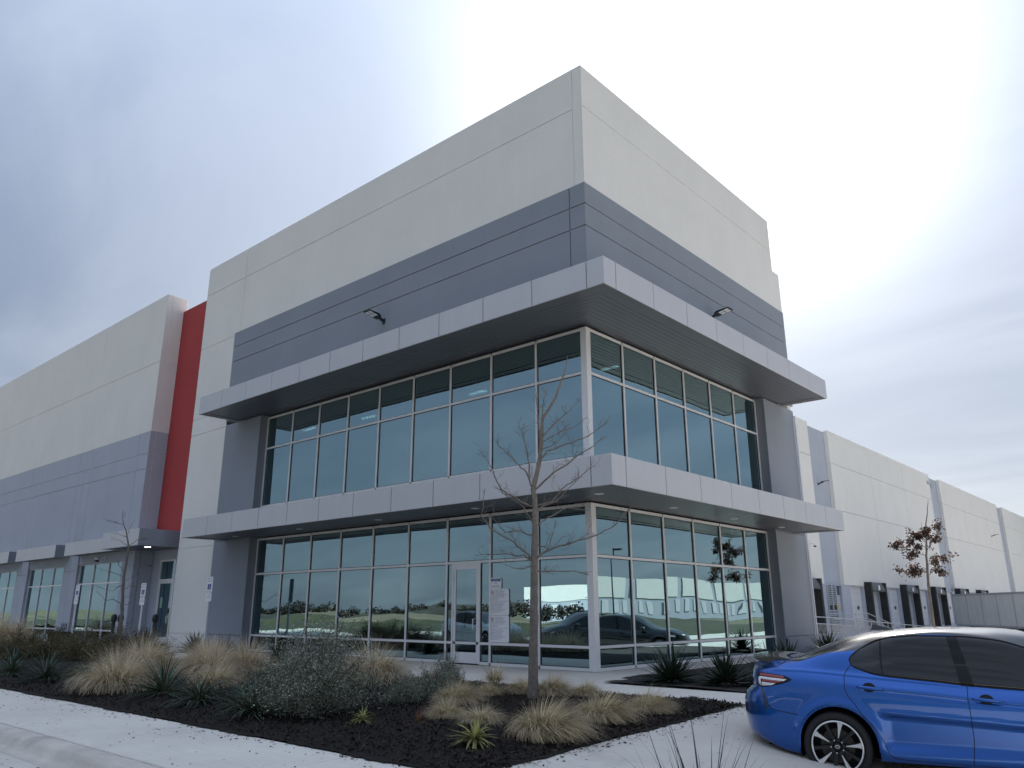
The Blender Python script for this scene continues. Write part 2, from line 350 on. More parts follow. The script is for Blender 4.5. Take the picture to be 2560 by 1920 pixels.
# entrance walk in front of the glass
walk = tag(bpy.data.objects.new('entrance_walk', None), kind='structure'); col.objects.link(walk)
wx = lin(-60, -21, 3)+lin(-18, -3, 3)+[-.1, 2.35, 5.0]
for a, b in zip(wx[:-1], wx[1:]): slab(walk, a, b, -3.4, -1.95, M_conc)
for a, b in zip(wx[:-1], wx[1:]):
    if b <= 1.7: slab(walk, a, b, -1.95, -.02 if a > -13.7 and b <= 0 else -.34, M_conc)
slab(walk, -.1, 1.55, -1.95, .6, M_conc); slab(walk, .02, 1.2, .6, 9.0, M_conc)
MB().box(-60, 1.2, -3.39, 9, -.5, -.10).build('walk_base', M_kerb, walk)

# ------------------------------------------------------------------ building
B = 1.524
bld = thing('office_warehouse', 'large tilt-wall office and warehouse building with blue-grey bands and glazed corner', 'building', (0, 0, 0))
D = .32; H = 14.81; J1 = 13.62; GT = 11.40; J2 = 10.82; J3 = 10.226; C1B = 7.785; C1T = 8.404; C2B = 3.568; C2T = 4.182
GP = .012
def lpan(x0, x1, z0, z1, y, m, th=.03, g=(1, 1, 1, 1), name='wall_panel', parent=None):
    """panel on a wall facing -y; g: joint gap on left, right, bottom, top"""
    x0 += GP*g[0]; x1 -= GP*g[1]; z0 += GP*g[2]; z1 -= GP*g[3]; c = .006
    vs = [(x0, y+th, z0), (x1, y+th, z0), (x1, y+th, z1), (x0, y+th, z1), (x0, y+c, z0), (x1, y+c, z0), (x1, y+c, z1), (x0, y+c, z1),
          (x0+c, y, z0+c), (x1-c, y, z0+c), (x1-c, y, z1-c), (x0+c, y, z1-c)]
    fs = [(8, 9, 10, 11)]
    for i in range(4): j = (i+1) % 4; fs += [(i, j, 4+j, 4+i), (4+i, 4+j, 8+j, 8+i)]
    mb = MB(); mb.add(vs, fs); return mb.build(name, m, parent or bld)
def rpan(y0, y1, z0, z1, x, m, th=.03, g=(1, 1, 1, 1), name='wall_panel', parent=None):
    """panel on a wall facing +x"""
    y0 += GP*g[0]; y1 -= GP*g[1]; z0 += GP*g[2]; z1 -= GP*g[3]; c = .006
    vs = [(x-th, y0, z0), (x-th, y1, z0), (x-th, y1, z1), (x-th, y0, z1), (x-c, y0, z0), (x-c, y1, z0), (x-c, y1, z1), (x-c, y0, z1),
          (x, y0+c, z0+c), (x, y1-c, z0+c), (x, y1-c, z1-c), (x, y0+c, z1-c)]
    fs = [(8, 9, 10, 11)]
    for i in range(4): j = (i+1) % 4; fs += [(i, j, 4+j, 4+i), (4+i, 4+j, 8+j, 8+i)]
    mb = MB(); mb.add(vs, fs); return mb.build(name, m, parent or bld)
yL = -D; LT = -18.76; LG = -16.14; XV = -15.78; RT1 = 11.02; RT2 = 11.55; HR = 12.86; yG = -D-.02; xG = D+.02
# left (street) face, white
lpan(LT, XV, J1, H, yL, M_white, g=(0, 1, 1, 0)); lpan(XV, .03, J1, H, yL, M_white, g=(1, 1, 1, 0))
lpan(LT, XV, GT, J1, yL, M_white, g=(0, 1, 0, 1)); lpan(XV, .03, GT, J1, yL, M_white, g=(1, 1, 0, 1))
for a, b in ((11.30, GT), (8.38, 11.30), (7.74, 8.38), (3.45, 7.74), (.46, 3.45), (0, .46)):
    lpan(LT, LG, a, b, yL, M_white, g=(0, 0, 1 if a else 0, 0 if b == GT else 1))
lpan(.03, D, GT, H, yL, M_white, g=(1, 0, 0, 0), th=.034)
# left face, blue-grey band and pier
XC = -.13
ZK = 7.95
for a, b in ((J2, GT), (J3, J2), (ZK, J3)):
    lpan(LG, XC, a, b, yG, M_dgray, th=.06, g=(0, 1, 1 if a != ZK else 0, 0 if b == GT else 1))
    lpan(XC, xG, a, b, yG, M_dgray, th=.062, g=(1, 0, 1 if a != ZK else 0, 0 if b == GT else 1))
for a, b in ((C2B, C1B), (.47, C2B), (-.05, .47)): lpan(LG, -9*B-.05, a, b, yL-.005, M_dgray, th=.05, g=(0, 0, 1 if a > 0 else 0, 1 if b < 7 else 0))
# right face
rpan(-D+.002, RT1, J1, H, D+.002, M_white, g=(0, 0, 1, 0)); rpan(-D+.002, RT1, GT, J1, D+.002, M_white, g=(0, 0, 0, 1))
rpan(RT1, RT2, GT, HR, D-.001, M_white, g=(0, 0, 0, 0))
for a, b in ((J2, GT), (J3, J2), (ZK, J3)): rpan(yG+.003, RT2, a, b, xG+.003, M_dgray, th=.06, g=(0, 0, 1 if a != ZK else 0, 0 if b == GT else 1))
for a, b in ((C2B, C1B), (.47, C2B), (-.3, .47)): rpan(6*B+.05, RT2, a, b, D+.005, M_dgray, th=.05, g=(0, 0, 1 if a > 0 else 0, 1 if b < 7 else 0))
# cores behind the panels
MB().box(LT+.01, D-.03, -D+.02, -.02, ZK, H-.02).build('wall_core', M_white, bld)
MB().box(.02, D-.028, -.02, RT1-.01, ZK, H-.02).build('wall_core', M_white, bld)
MB().box(.02, D-.03, RT1-.01, RT2-.01, ZK, HR-.02).build('wall_core', M_white, bld)
MB().box(LT+.01, LG+.05, -D+.02, .2, -.3, C1B+.02).build('wall_core', M_white, bld)
MB().box(LG+.06, -9*B-.055, -D+.03, .2, -.3, C1B+.02).build('pier_core', M_dgray, bld)
MB().box(-.2, D-.03, 6*B+.055, RT2-.01, -.6, C1B+.02).build('pier_core', M_dgray, bld)
MB().box(LT, LT+.2, -.02, 9, -.3, H-.03).build('side_wall', M_white, bld)
MB().box(-7.6, D-.06, RT2-.26, RT2-.02, -.6, HR-.05).build('side_wall', M_white, bld)
MB().box(LT+.2, 0.0, 0.0, RT1-.3, H-1.0, H-.8).build('roof', M_roof, bld)
MB().box(LT+.03, D-.02, -D+.015, -.03, H-.02, H+.03).build('parapet_coping', M_white, bld)
MB().box(.03, D-.018, -.03, RT1-.02, H-.02, H+.028).build('parapet_coping', M_white, bld)
# interior
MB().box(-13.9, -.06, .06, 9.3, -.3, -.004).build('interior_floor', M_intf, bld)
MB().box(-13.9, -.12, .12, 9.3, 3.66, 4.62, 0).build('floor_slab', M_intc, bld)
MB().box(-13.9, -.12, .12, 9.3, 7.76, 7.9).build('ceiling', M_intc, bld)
MB().box(-13.9, D-.05, -D+.05, 9.3, 7.905, 7.945).build('sun_leak_blocker', M_intc, bld)  # unseen plate added to stop sunlight leaking through above the soffit
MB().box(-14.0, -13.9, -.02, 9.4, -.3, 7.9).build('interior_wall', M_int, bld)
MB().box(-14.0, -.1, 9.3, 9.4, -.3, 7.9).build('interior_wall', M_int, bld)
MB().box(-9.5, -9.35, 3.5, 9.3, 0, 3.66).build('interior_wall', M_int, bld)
for cx_, cy_ in ((-7.72, .62), (-.60, .62)):
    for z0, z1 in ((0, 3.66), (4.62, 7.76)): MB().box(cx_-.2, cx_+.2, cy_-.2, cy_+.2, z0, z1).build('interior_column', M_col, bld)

# ---- curtain walls
def curtain(zb, zt, rails, upper):
    """rails: list of rail heights between bottom and top"""
    cw = part_empty('curtain_wall', bld); e = 0.0
    fw = .06; dp = .11
    levels = [zb+.03]+rails+[zt-.03]
    # left face
    for k in range(1, 10):
        MB().box(-k*B-fw/2, -k*B+fw/2, -.035, dp-.035, zb+.06, zt-.06).build('mullion', M_alu, cw) if k < 9 else MB().box(-9*B-.05, -9*B+.02, -.035, dp-.035, zb, zt).build('mullion', M_alu, cw)
    for k in range(1, 7):
        y = k*B
        MB().box(.035-dp, .035, y-fw/2, y+fw/2, zb+.06, zt-.06).build('mullion', M_alu, cw) if k < 6 else MB().box(.035-dp, .035, y-.02, y+.05, zb, zt).build('mullion', M_alu, cw)
    MB().box(-.12, .05, -.05, .12, zb, zt).build('corner_post', M_alu, cw)
    for i, z in enumerate(levels):
        hh = .035 if i in (0, len(levels)-1) else .03
        for k in range(9):
            if not upper and k == 2 and i in (0, 2): continue
            a, b = -(k+1)*B+fw/2, -k*B-fw/2
            if k == 0: b = -.12
            if k == 8: a = -9*B+.02
            MB().box(a, b, -.03, .07, z-hh, z+hh).build('rail', M_alu, cw)
        for k in range(6):
            a, b = k*B+fw/2, (k+1)*B-fw/2
            if k == 0: a = .12
            if k == 5: b = 6*B-.02
            MB().box(-.07, .03, a, b, z-hh, z+hh).build('rail', M_alu, cw)
    gl = part_empty('glazing', bld); 
    def pane_l(a, b, z0, z1):
        MB().box(a, b, .0, .022, z0, z1).build('pane', M_glass, gl)
        g = MB()
        for q in ((a, a+.014, z0, z1), (b-.014, b, z0, z1), (a+.014, b-.014, z0, z0+.014), (a+.014, b-.014, z1-.014, z1)): g.box(q[0], q[1], -.012, -.001, q[2], q[3])
        g.build('gasket', M_gasket, gl)
    def pane_r(a, b, z0, z1):
        MB().box(-.022, 0, a, b, z0, z1).build('pane', M_glass, gl)
        g = MB()
        for q in ((a, a+.014, z0, z1), (b-.014, b, z0, z1), (a+.014, b-.014, z0, z0+.014), (a+.014, b-.014, z1-.014, z1)): g.box(.001, .012, q[0], q[1], q[2], q[3])
        g.build('gasket', M_gasket, gl)
    hs = [.035]+[.03]*len(rails)+[.035]
    for i in range(len(levels)-1):
        z0, z1 = levels[i]+hs[i], levels[i+1]-hs[i+1]
        for k in range(9):
            if not upper and k == 2 and i < 2: continue
            a, b = -(k+1)*B+fw/2, -k*B-fw/2
            if k == 0: b = -.12
            if k == 8: a = -9*B+.02
            pane_l(a, b, z0, z1)
        for k in range(6):
            a, b = k*B+fw/2, (k+1)*B-fw/2
            if k == 0: a = .12
            if k == 5: b = 6*B-.02
            pane_r(a, b, z0, z1)
    return cw, gl, pane_l
curtain(4.60, 7.75, [6.633], True)
cw, gl, pane_l = curtain(-.01, 3.56, [.477, 2.403], False)
# door bay (third bay from the corner)
xa, xb = -3*B+.03, -2*B-.03; dl, dr = -4.31, -3.42
MB().box(xa, xb, -.03, .07, 2.373, 2.433).build('rail', M_alu, cw)
for a, b in ((dl-.05, dl), (dr, dr+.05)): MB().box(a, b, -.04, .08, 0, 2.373).build('door_jamb', M_alu, cw)
MB().box(dl, dr, -.04, .08, 2.325, 2.373).build('door_head', M_alu, cw)
for a, b in ((xa, dl-.05), (dr+.05, xb)):
    MB().box(a, b, -.03, .07, -.01, .06).build('rail', M_alu, cw); MB().box(a, b, -.028, .068, .447, .507).build('rail', M_alu, cw)
    pane_l(a, b, .06, .447); pane_l(a, b, .507, 2.373)
def door(parent, x0, x1, y, z0, z1, hx):
    d = MB(); st = .085
    d.box(x0+.006, x0+st, y, y+.045, z0, z1); d.box(x1-st, x1-.006, y, y+.045, z0, z1)
    d.box(x0+st, x1-st, y, y+.045, z0, z0+.25); d.box(x0+st, x1-st, y, y+.045, z1-.09, z1)
    do = d.build('door', M_alu, parent)
    MB().box(x0+st, x1-st, y+.015, y+.035, z0+.25, z1-.09).build('pane', M_glass, do)
    h = MB(); h.tube([(hx, y, 1.04), (hx, y-.075, 1.04), (hx, y-.075, .79), (hx, y, .79)], .013, 8); h.build('handle', M_plas, do, smooth=True)
    for z in (.25, 1.1, 1.95): MB().tube([(x0+.003, y-.018, z), (x0+.003, y-.018, z+.11)], .014, 8).build('hinge', M_alu, do)
    lk = MB(); lk.tube([(hx, y, 1.16), (hx, y-.012, 1.16)], .022, 12); lk.build('lock', M_gasket, do)
    return do
door(bld, dl, dr, -.03, .012, 2.325, -3.545)

# ---- canopies
def canopy(p, zb, zt, xl, yr, lights):
    cn = part_empty('canopy', bld); th = .03; step = 1.514; g = .006
    xe = []; x = 1.38
    while x > xl+.3: xe.append(x); x -= step
    xe = [xl]+xe[::-1]+[p]
    for a, b in zip(xe[:-1], xe[1:]):
        lpan(a, b, zb, zt, -p, M_fascia, th=th, g=(.8 if a > xl else 0, .8 if b < p else 0, 0, 0), name='fascia_panel', parent=cn)
    ye = []; y = -1.38
    while y < yr-.3: ye.append(y); y += step
    ye = [-p+.002]+ye+[yr]
    for a, b in zip(ye[:-1], ye[1:]):
        rpan(a, b, zb, zt, p+.001, M_fascia, th=th, g=(.8 if a > -p+.1 else 0, .8 if b < yr else 0, 0, 0), name='fascia_panel', parent=cn)
    MB().box(xl-.001, xl+.03, -p+.03, -D-.03, zb, zt).build('fascia_end', M_fascia, cn)
    MB().box(D+.03, p-.03, yr-.03, yr+.001, zb, zt).build('fascia_end', M_fascia, cn)
    # frame behind fascia joints, top sheet
    b1 = MB().box(xl+.03, p-.03, -p+.028, -p+.06, zb+.03, zt-.01).box(p-.06, p-.028, -p+.06, yr-.03, zb+.03, zt-.01); b1.build('fascia_frame', M_trim, cn)
    MB().box(xl+.03, p-.06, -p+.06, -.08, zt-.05, zt-.02).box(.08, p-.06, -.08, yr-.03, zt-.05, zt-.02).build('canopy_top', M_roof, cn)
    zs = zb+.035; tw = .30
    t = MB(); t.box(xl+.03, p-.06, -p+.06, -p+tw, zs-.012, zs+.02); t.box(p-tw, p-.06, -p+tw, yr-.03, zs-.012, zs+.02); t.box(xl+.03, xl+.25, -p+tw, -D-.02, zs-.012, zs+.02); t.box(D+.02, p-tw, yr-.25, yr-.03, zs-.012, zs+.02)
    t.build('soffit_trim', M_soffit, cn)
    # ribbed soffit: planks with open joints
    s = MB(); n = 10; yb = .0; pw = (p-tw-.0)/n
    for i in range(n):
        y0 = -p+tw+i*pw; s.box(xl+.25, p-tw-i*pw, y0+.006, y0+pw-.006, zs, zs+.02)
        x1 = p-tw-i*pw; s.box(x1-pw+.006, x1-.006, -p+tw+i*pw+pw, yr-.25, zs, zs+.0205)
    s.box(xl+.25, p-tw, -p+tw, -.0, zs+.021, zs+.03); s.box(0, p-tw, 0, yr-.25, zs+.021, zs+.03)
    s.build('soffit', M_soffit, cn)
    for (lx, ly) in lights:
        d = MB().lathe([(.0, zs-.004), (.075, zs-.004), (.095, zs-.012), (.105, zs-.001)], 20, (lx, ly, 0)); d.build('downlight', M_lens, cn, smooth=True)
    return cn
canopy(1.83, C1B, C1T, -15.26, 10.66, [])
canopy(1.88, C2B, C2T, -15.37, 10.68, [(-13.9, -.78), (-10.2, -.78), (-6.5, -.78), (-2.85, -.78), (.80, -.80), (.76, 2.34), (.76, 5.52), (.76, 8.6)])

# ---- recess with red wall, entry canopy and door
RX0, RX1, RY = -22.45, LT, .45
MB().box(RX0-.2, RX1+.15, RY, RY+.2, 3.62, 14.14).build('red_wall', M_red, bld)
lpan(RX0, -21.75, -.05, 3.62, RY-.004, M_gray, g=(0, 0, 0, 0)); lpan(-20.42, RX1+.05, -.05, 3.62, RY-.004, M_gray, g=(0, 0, 0, 0)); lpan(-21.75, -20.42, 3.2, 3.62, RY-.004, M_gray, g=(0, 0, 0, 0))
MB().box(RX0-.1, RX1+.1, RY+.22, RY+.4, -.2, 3.6).build('wall_core', M_dgray, bld)
ew = part_empty('entry_glazing', bld)
for q in ((-21.75, -21.69, 0, 3.2), (-20.48, -20.42, 0, 3.2), (-21.69, -20.48, 2.37, 2.45), (-21.69, -20.48, 3.14, 3.2)): MB().box(q[0], q[1], RY-.0, RY+.1, q[2], q[3]).build('door_frame', M_alu, ew)
MB().box(-21.69, -20.48, RY+.04, RY+.06, 2.45, 3.14).build('pane', M_glass, ew)
d2 = door(bld, -21.69, -20.48, RY+.02, .012, 2.37, -20.62)
MB().box(-21.45, -21.25, RY+.025, RY+.032, 1.35, 1.75).build('notice_paper', mat('green_paper', (.25, .4, .33), .7), d2)
ec = part_empty('canopy', bld); EX0, EX1, EY, EZ0, EZ1 = -22.62, -19.38, -1.58, 3.568, 4.19
for a, b in ((EX0, EX0+.78), (EX0+.78, EX0+2.3), (EX0+2.3, EX1)): lpan(a, b, EZ0, EZ1, EY, M_fascia, g=(.5 if a > EX0 else 0, .5 if b < EX1 else 0, 0, 0), name='fascia_panel', parent=ec)
rpan(EY+.002, RY, EZ0, EZ1, EX1+.001, mat('shaded_fascia_metal', (.27, .285, .335), .4, metal=.35), g=(0, 0, 0, 0), name='fascia_panel', parent=ec)  # same fascia metal, shade of the right end face put into its colour
MB().box(EX0, EX0+.03, EY+.03, -D-.04, EZ0, EZ1).build('fascia_end', M_fascia, ec)
MB().box(EX0+.03, EX1-.03, EY+.03, RY-.03, EZ0+.03, EZ0+.06).build('soffit', M_soffit, ec); MB().box(EX0+.03, EX1-.03, EY+.03, RY-.03, EZ1-.06, EZ1-.03).build('canopy_top', M_plas, ec)
MB().lathe([(0, EZ0+.026), (.08, EZ0+.026), (.1, EZ0+.018), (.11, EZ0+.029)], 20, (-20.4, -.75, 0)).build('downlight', M_led, ec)

# ---- left wing
WX = -22.45; WEND = -62.0; WG = 8.55; WJ = 11.65; wz = (7.6, 6.944)
vj = [WX, -28.85, -35.28, -41.66, -48.0, -54.4, WEND]
for a, b in zip(vj[1:], vj[:-1]):
    for z0, z1 in ((WG, WJ), (WJ, H-.05)): lpan(a, b, z0, z1, yL, M_white, g=(1 if a > WEND else 0, 1 if b < WX else 0, 1 if z0 == WJ else 0, 1 if z0 == WG else 0))
gj = [WX, -23.4]
for c0 in (-29.0, -35.38, -41.75, -48.1, -54.5): gj += [c0+.78, c0, c0-.76]
gj += [WEND]
for a, b in zip(gj[1:], gj[:-1]):
    for z0, z1 in ((3.62, wz[1]), (wz[1], wz[0]), (wz[0], WG)):
        lpan(a, b, z0, z1, yL-.01, M_gray, th=.04, g=(1 if a > WEND else 0, 1 if b < WX else 0, 1 if z0 > 3.7 else 0, 1 if z1 < WG else 0))
MB().box(WEND, WX-.01, -D+.02, RY+.14, 3.6, H-.06).build('wall_core', M_white, bld)
MB().box(WEND, WX-.03, -D+.02, -.03, H-.06, H-.02).build('parapet_coping', M_white, bld)
# end return of the wing
for a, b, in ((-D+.003, -.085), (-.085, .60)):
    rpan(a, b, WG, WJ, WX+.002, M_white, g=(0 if a < -.2 else 1, 1 if a < -.2 else 0, 0, 1)); rpan(a, b, WJ, H-.05, WX+.002, M_white, g=(0 if a < -.2 else 1, 1 if a < -.2 else 0, 1, 0))
    for z0, z1 in ((.46, 3.0), (3.0, wz[1]), (wz[1], wz[0]), (wz[0], WG)):
        rpan(a-.01 if a < -.2 else a, min(b, .44), z0, z1, WX+.012, M_gray, th=.04, g=(0 if a < -.2 else 1, 1 if a < -.2 else 0, 1, 1 if z1 < WG else 0))
    rpan(a-.01 if a < -.2 else a, min(b, .44), -.05, .46, WX+.012, M_gray, th=.04, g=(0 if a < -.2 else 1, 1 if a < -.2 else 0, 0, 1))
# wing piers, windows and canopies
wins = [(-28.22, -23.55)]+[(-28.22-6.33*i, -23.47-6.33*i) for i in range(1, 6)]
edges = [WX]+[q for w_ in wins for q in (w_[1], w_[0])]+[WEND]
for i in range(0, len(edges), 2):
    b, a = edges[i], edges[i+1]; mid = (a+b)/2
    cuts = [a, mid, b] if b-a > 1.0 else [a, b]
    for c0, c1 in zip(cuts[:-1], cuts[1:]):
        for z0, z1 in ((-.05, .46), (.46, 2.97), (2.97, 3.62)): lpan(c0, c1, z0, z1, yL-.008, M_gray, th=.04, g=(0 if c0 == a else 1, 0 if c1 == b else 1, 1 if z0 > 0 else 0, 1 if z1 < 3 else 0))
    MB().box(a+.004, b-.004 if b != WX else b-.03, -D+.03, .3, -.3, 3.6).build('pier_core', M_gray, bld)
for (a, b) in wins:
    lpan(a, b, 3.22, 3.62, -D+.05, M_gray, g=(0, 0, 0, 0), name='window_lintel')
    wn = part_empty('window', bld); n = 3; y = -.16; bw = (b-a)/n; zl = [.0, .45, 2.375, 3.22]
    for i in range(n+1):
        x = a+i*bw; x0, x1 = (x, x+.05) if i == 0 else ((x-.05, x) if i == n else (x-.028, x+.028)); MB().box(x0, x1, y-.05, y+.05, 0, 3.22).build('mullion', M_alu, wn)
    for i in range(n):
        x0 = a+i*bw+(.05 if i == 0 else .028); x1 = a+(i+1)*bw-(.05 if i == n-1 else .028)
        for j, z in enumerate(zl): MB().box(x0, x1, y-.045, y+.045, max(z-.03, .0), min(z+.03, 3.22)).build('rail', M_alu, wn)
        for j in range(3): MB().box(x0, x1, y-.01, y+.01, zl[j]+.03, zl[j+1]-.03).build('pane', M_glass, wn)
    cn = part_empty('canopy', bld); cx0, cx1 = a+.1-.0, b+.0+.34
    cx0, cx1 = a-.0, b+.2; fy = -1.0; xx = [cx0+(cx1-cx0)*k/4 for k in range(5)]
    cx1 = b+.55 if b < -24 else -22.64; cx0 = a+.1; xx = [cx0+(cx1-cx0)*k/4 for k in range(5)]
    for p0, p1 in zip(xx[:-1], xx[1:]): lpan(p0, p1, 3.575, 4.14, fy, M_fascia, g=(.5, .5, 0, 0), name='fascia_panel', parent=cn)
    rpan(fy+.002, yL-.02, 3.575, 4.14, cx1+.001, mat('shaded_fascia_metal', (.27, .285, .335)), g=(0, 0, 0, 0), name='fascia_panel', parent=cn)  # end face in the darkened fascia colour that stands for its shade
    MB().box(cx0+.01, cx1-.03, fy+.03, yL-.02, 3.60, 3.63).build('soffit', M_soffit, cn); MB().box(cx0+.01, cx1-.03, fy+.03, yL-.02, 4.08, 4.11).build('canopy_top', M_roof, cn)
MB().box(WEND, WX-.1, 2.5, 2.7, -.3, 3.6).build('interior_wall', M_int, bld); MB().box(WEND, WX-.1, .2, 2.5, -.3, -.02).build('interior_floor', M_intf, bld); MB().box(WEND, WX-.1, .3, 2.5, 3.4, 3.6).build('ceiling', M_intc, bld)
MB().box(WEND, WEND+.3, .1, 60, -.3, H-.1).build('side_wall', M_white, bld)
MB().box(WEND, -8, RY+.7, 160, 12.0, 12.2).build('roof', M_roof, bld)

# ---- dock warehouse wall on the right (faces +x)
XW = -7.5; HW = 12.645
whites = [(11.6, 33.95), (37.36, 61.6), (65.0, 89.5), (92.5, 117), (120, 144)]
for i, (a, b) in enumerate(whites):
    n = max(2, round((b-a)/8)); js = [a+(b-a)*k/n for k in range(n+1)]
    for p0, p1 in zip(js[:-1], js[1:]):
        for z0, z1 in ((2.70, 7.4), (7.4, 10.45), (10.45, HW)): rpan(p0, p1, z0, z1, XW, M_white, th=.3, g=(1 if p0 > a else 0, 1 if p1 < b else 0, 1 if z0 > 3 else 0, 1 if z1 < HW else 0))
strips = [(33.95, 37.36), (61.6, 65.0), (89.5, 92.5), (117, 120)]
for a, b in strips:
    for z0, z1 in ((2.70, 7.4), (7.4, 10.45), (10.45, HW-.10)): rpan(a, b, z0, z1, XW-.25, M_gray, g=(0, 0, 1 if z0 > 3 else 0, 1 if z1 < 12 else 0))
MB().box(XW-.5, XW-.27, 11.5, 145, -1.6, HW-.12).build('wall_core', M_white, bld)
# base zone with dock openings
sealed = [(29.2, 32.2), (41.3, 44.0), (49.1, 51.9), (57.0, 59.8), (65, 67.8), (73, 75.8)]
docks = [(38.3, 40.75), (46.1, 48.5), (53.7, 56.1), (61.5, 63.9), (69.5, 71.9)]
ops = sorted(sealed+docks+[(35.62, 36.75)])
cur = 11.6
for a, b in ops+[(145, 145)]:
    rpan(cur, a, -1.6, 2.70, XW-.01, M_gray, th=.28, g=(0, 0, 0, 1)); 
    if a < 145: rpan(a, b, 2.62, 2.70, XW-.01, M_gray, th=.28, g=(0, 0, 0, 1)); rpan(a, b, -1.6, 0, XW-.01, M_gray, th=.28, g=(0, 0, 0, 0))
    cur = b
M_dockw = mat('dock_door_white', (.62, .64, .67), .45, var=.05, vscale=1)
M_rubber = mat('dock_rubber', (.014, .016, .018), .7, var=.2, vscale=3, bump=.01, bscale=3)
M_cloth = mat('dock_curtain', (.10, .105, .11), .6, var=.3, vscale=3, bump=.03, bscale=2.5)
for a, b in docks+sealed:
    dd = part_empty('dock_door', bld)
    for k in range(6):
        z0 = .01+k*.435; MB().box(XW-.24, XW-.20, a, b, z0, z0+.425).build('door_section', M_dockw, dd)
    MB().box(XW-.20, XW-.19, (a+b)/2+.25, (a+b)/2+.6, 1.2, 1.42).build('vision_panel', M_black, dd)
    if (a, b) in sealed:
        for y0, y1 in ((a-.32, a+.05), (b-.05, b+.32)): MB().prism([(XW-.005, y0), (XW+.42, y0+.03), (XW+.42, y1-.06), (XW-.005, y1)], -.1, 2.95, 'xy').build('dock_seal_pad', M_rubber, dd)
        rng = random.Random(int(a*10)); cv = MB(); ny, nz = 14, 6
        vs = [(XW+.42-.28*(j/nz)**2+.05*math.sin(i*1.7+j)*(1-j/nz)+.02*rng.random(), a-.05+(b-a+.1)*i/ny, 2.96-.62*(1-j/nz)) for i in range(ny+1) for j in range(nz+1)]
        cv.add(vs, [(i*(nz+1)+j, (i+1)*(nz+1)+j, (i+1)*(nz+1)+j+1, i*(nz+1)+j+1) for i in range(ny) for j in range(nz)])
        o = cv.build('head_curtain', M_cloth, dd, smooth=True, fix=False); md = o.modifiers.new('s', 'SOLIDIFY'); md.thickness = .03
        MB().box(XW+.425, XW+.435, (a+b)/2-.18, (a+b)/2+.18, 2.45, 2.75).build('number_plate', M_sign, dd)
# louvre, man door
lv = part_empty('louvre', bld)
for q in ((34.15, 34.2), (34.85, 34.95), (35.52, 35.58)): MB().box(XW-.008, XW+.06, q[0], q[1], -.2, 2.62).build('frame', M_gray, lv)
MB().box(XW-.008, XW+.0, 34.2, 35.52, -.2, 2.62).build('backing', M_black, lv)
for k in range(22):
    z = -.15+k*.125
    if 11 <= k <= 12: continue
    for a, b in ((34.2, 34.85), (34.95, 35.52)): MB().prism([(XW+.001, z+.075), (XW+.05, z), (XW+.055, z+.012), (XW+.006, z+.087)], a, b, 'xz').build('slat', M_galv, lv)
md_ = part_empty('service_door', bld); MB().box(XW-.22, XW-.15, 35.65, 36.72, 0, 2.0).build('door_leaf', M_gray, md_); MB().box(XW-.22, XW-.17, 35.65, 36.72, 2.06, 2.6).build('transom_pane', M_glass, md_); MB().box(XW-.22, XW-.12, 35.62, 36.75, 2.0, 2.06).build('door_frame', M_gray, md_)
MB().box(XW-.149, XW-.144, 36.05, 36.35, 1.2, 1.55).build('warning_sticker', mat('yellow_sticker', (.6, .42, .05), .5), md_)
for a in (61.0, 63.1): MB().box(XW-.004 if a < 61.6 else XW-.249, XW+.03 if a < 61.6 else XW-.21, a-.25, a+.35, 11.75, 12.05).build('scupper', M_galv, bld)
MB().tube([(D+.06, RT2-.06, 7.6), (D+.06, RT2-.06, .35), (D+.14, RT2-.05, .12)], .035, 8).build('downspout', M_plas, bld, smooth=True)

# ------------------------------------------------------------------ lights, cameras and signs mounted on the building
def area_light(name, label, loc, rz, tilt=.12):
    t = thing(name, label, 'wall light', loc, rz)
    t.rotation_euler = (0, 0, rz); t.scale = (.74, .68, .72)
    a = MB(); a.box(-.09, .09, -.02, .05, -.12, .12); a.build('mount_plate', M_black, t)
    b = MB(); b.prism([(0, -.05), (.30, .06), (.30, .13), (0, .06)], -.055, .055, 'yz'); 
    b.v = [(x, -y, z) for x, y, z in b.v]; b.build('arm', M_black, t)
    h = MB(); P = [(.28, .05), (.42, .10), (.98, .19), (1.0, .23), (.42, .19), (.28, .14)]
    h.prism(P, -.20, .20, 'yz'); h.v = [(x*(1.0 if abs(y) > .4 else .7), -y, z) for x, y, z in h.v]; hd = h.build('lamp_head', M_black, t)
    for sx in (-1, 1):
        for k in range(2):
            y0 = .50+k*.23; z0 = .10+(y0-.42)*.161-.004; z1 = .10+(y0+.20-.42)*.161-.004
            q = MB(); q.add([(sx*.015, -y0, z0), (sx*.175, -y0, z0), (sx*.175, -y0-.20, z1), (sx*.015, -y0-.20, z1), (sx*.015, -y0, z0+.01), (sx*.175, -y0, z0+.01), (sx*.175, -y0-.2, z1+.01), (sx*.015, -y0-.2, z1+.01)], [(0, 1, 2, 3), (4, 5, 6, 7), (0, 1, 5, 4), (1, 2, 6, 5), (2, 3, 7, 6), (3, 0, 4, 7)])
            q.build('lens', M_lens, hd)
    return t
area_light('wall_light', 'black flood light on blue-grey wall above left run of upper canopy', (-7.2, yG, 9.62), 0)
area_light('wall_light', 'black flood light on blue-grey wall above right run of upper canopy', (xG, 5.85, 9.55), PI/2)
area_light('wall_light', 'black flood light on nearest blue-grey strip of dock wall', (XW-.24, 35.4, 8.85), PI/2)
area_light('wall_light', 'small black flood light on far white dock wall panel at right edge', (XW, 84.2, 8.75), PI/2)
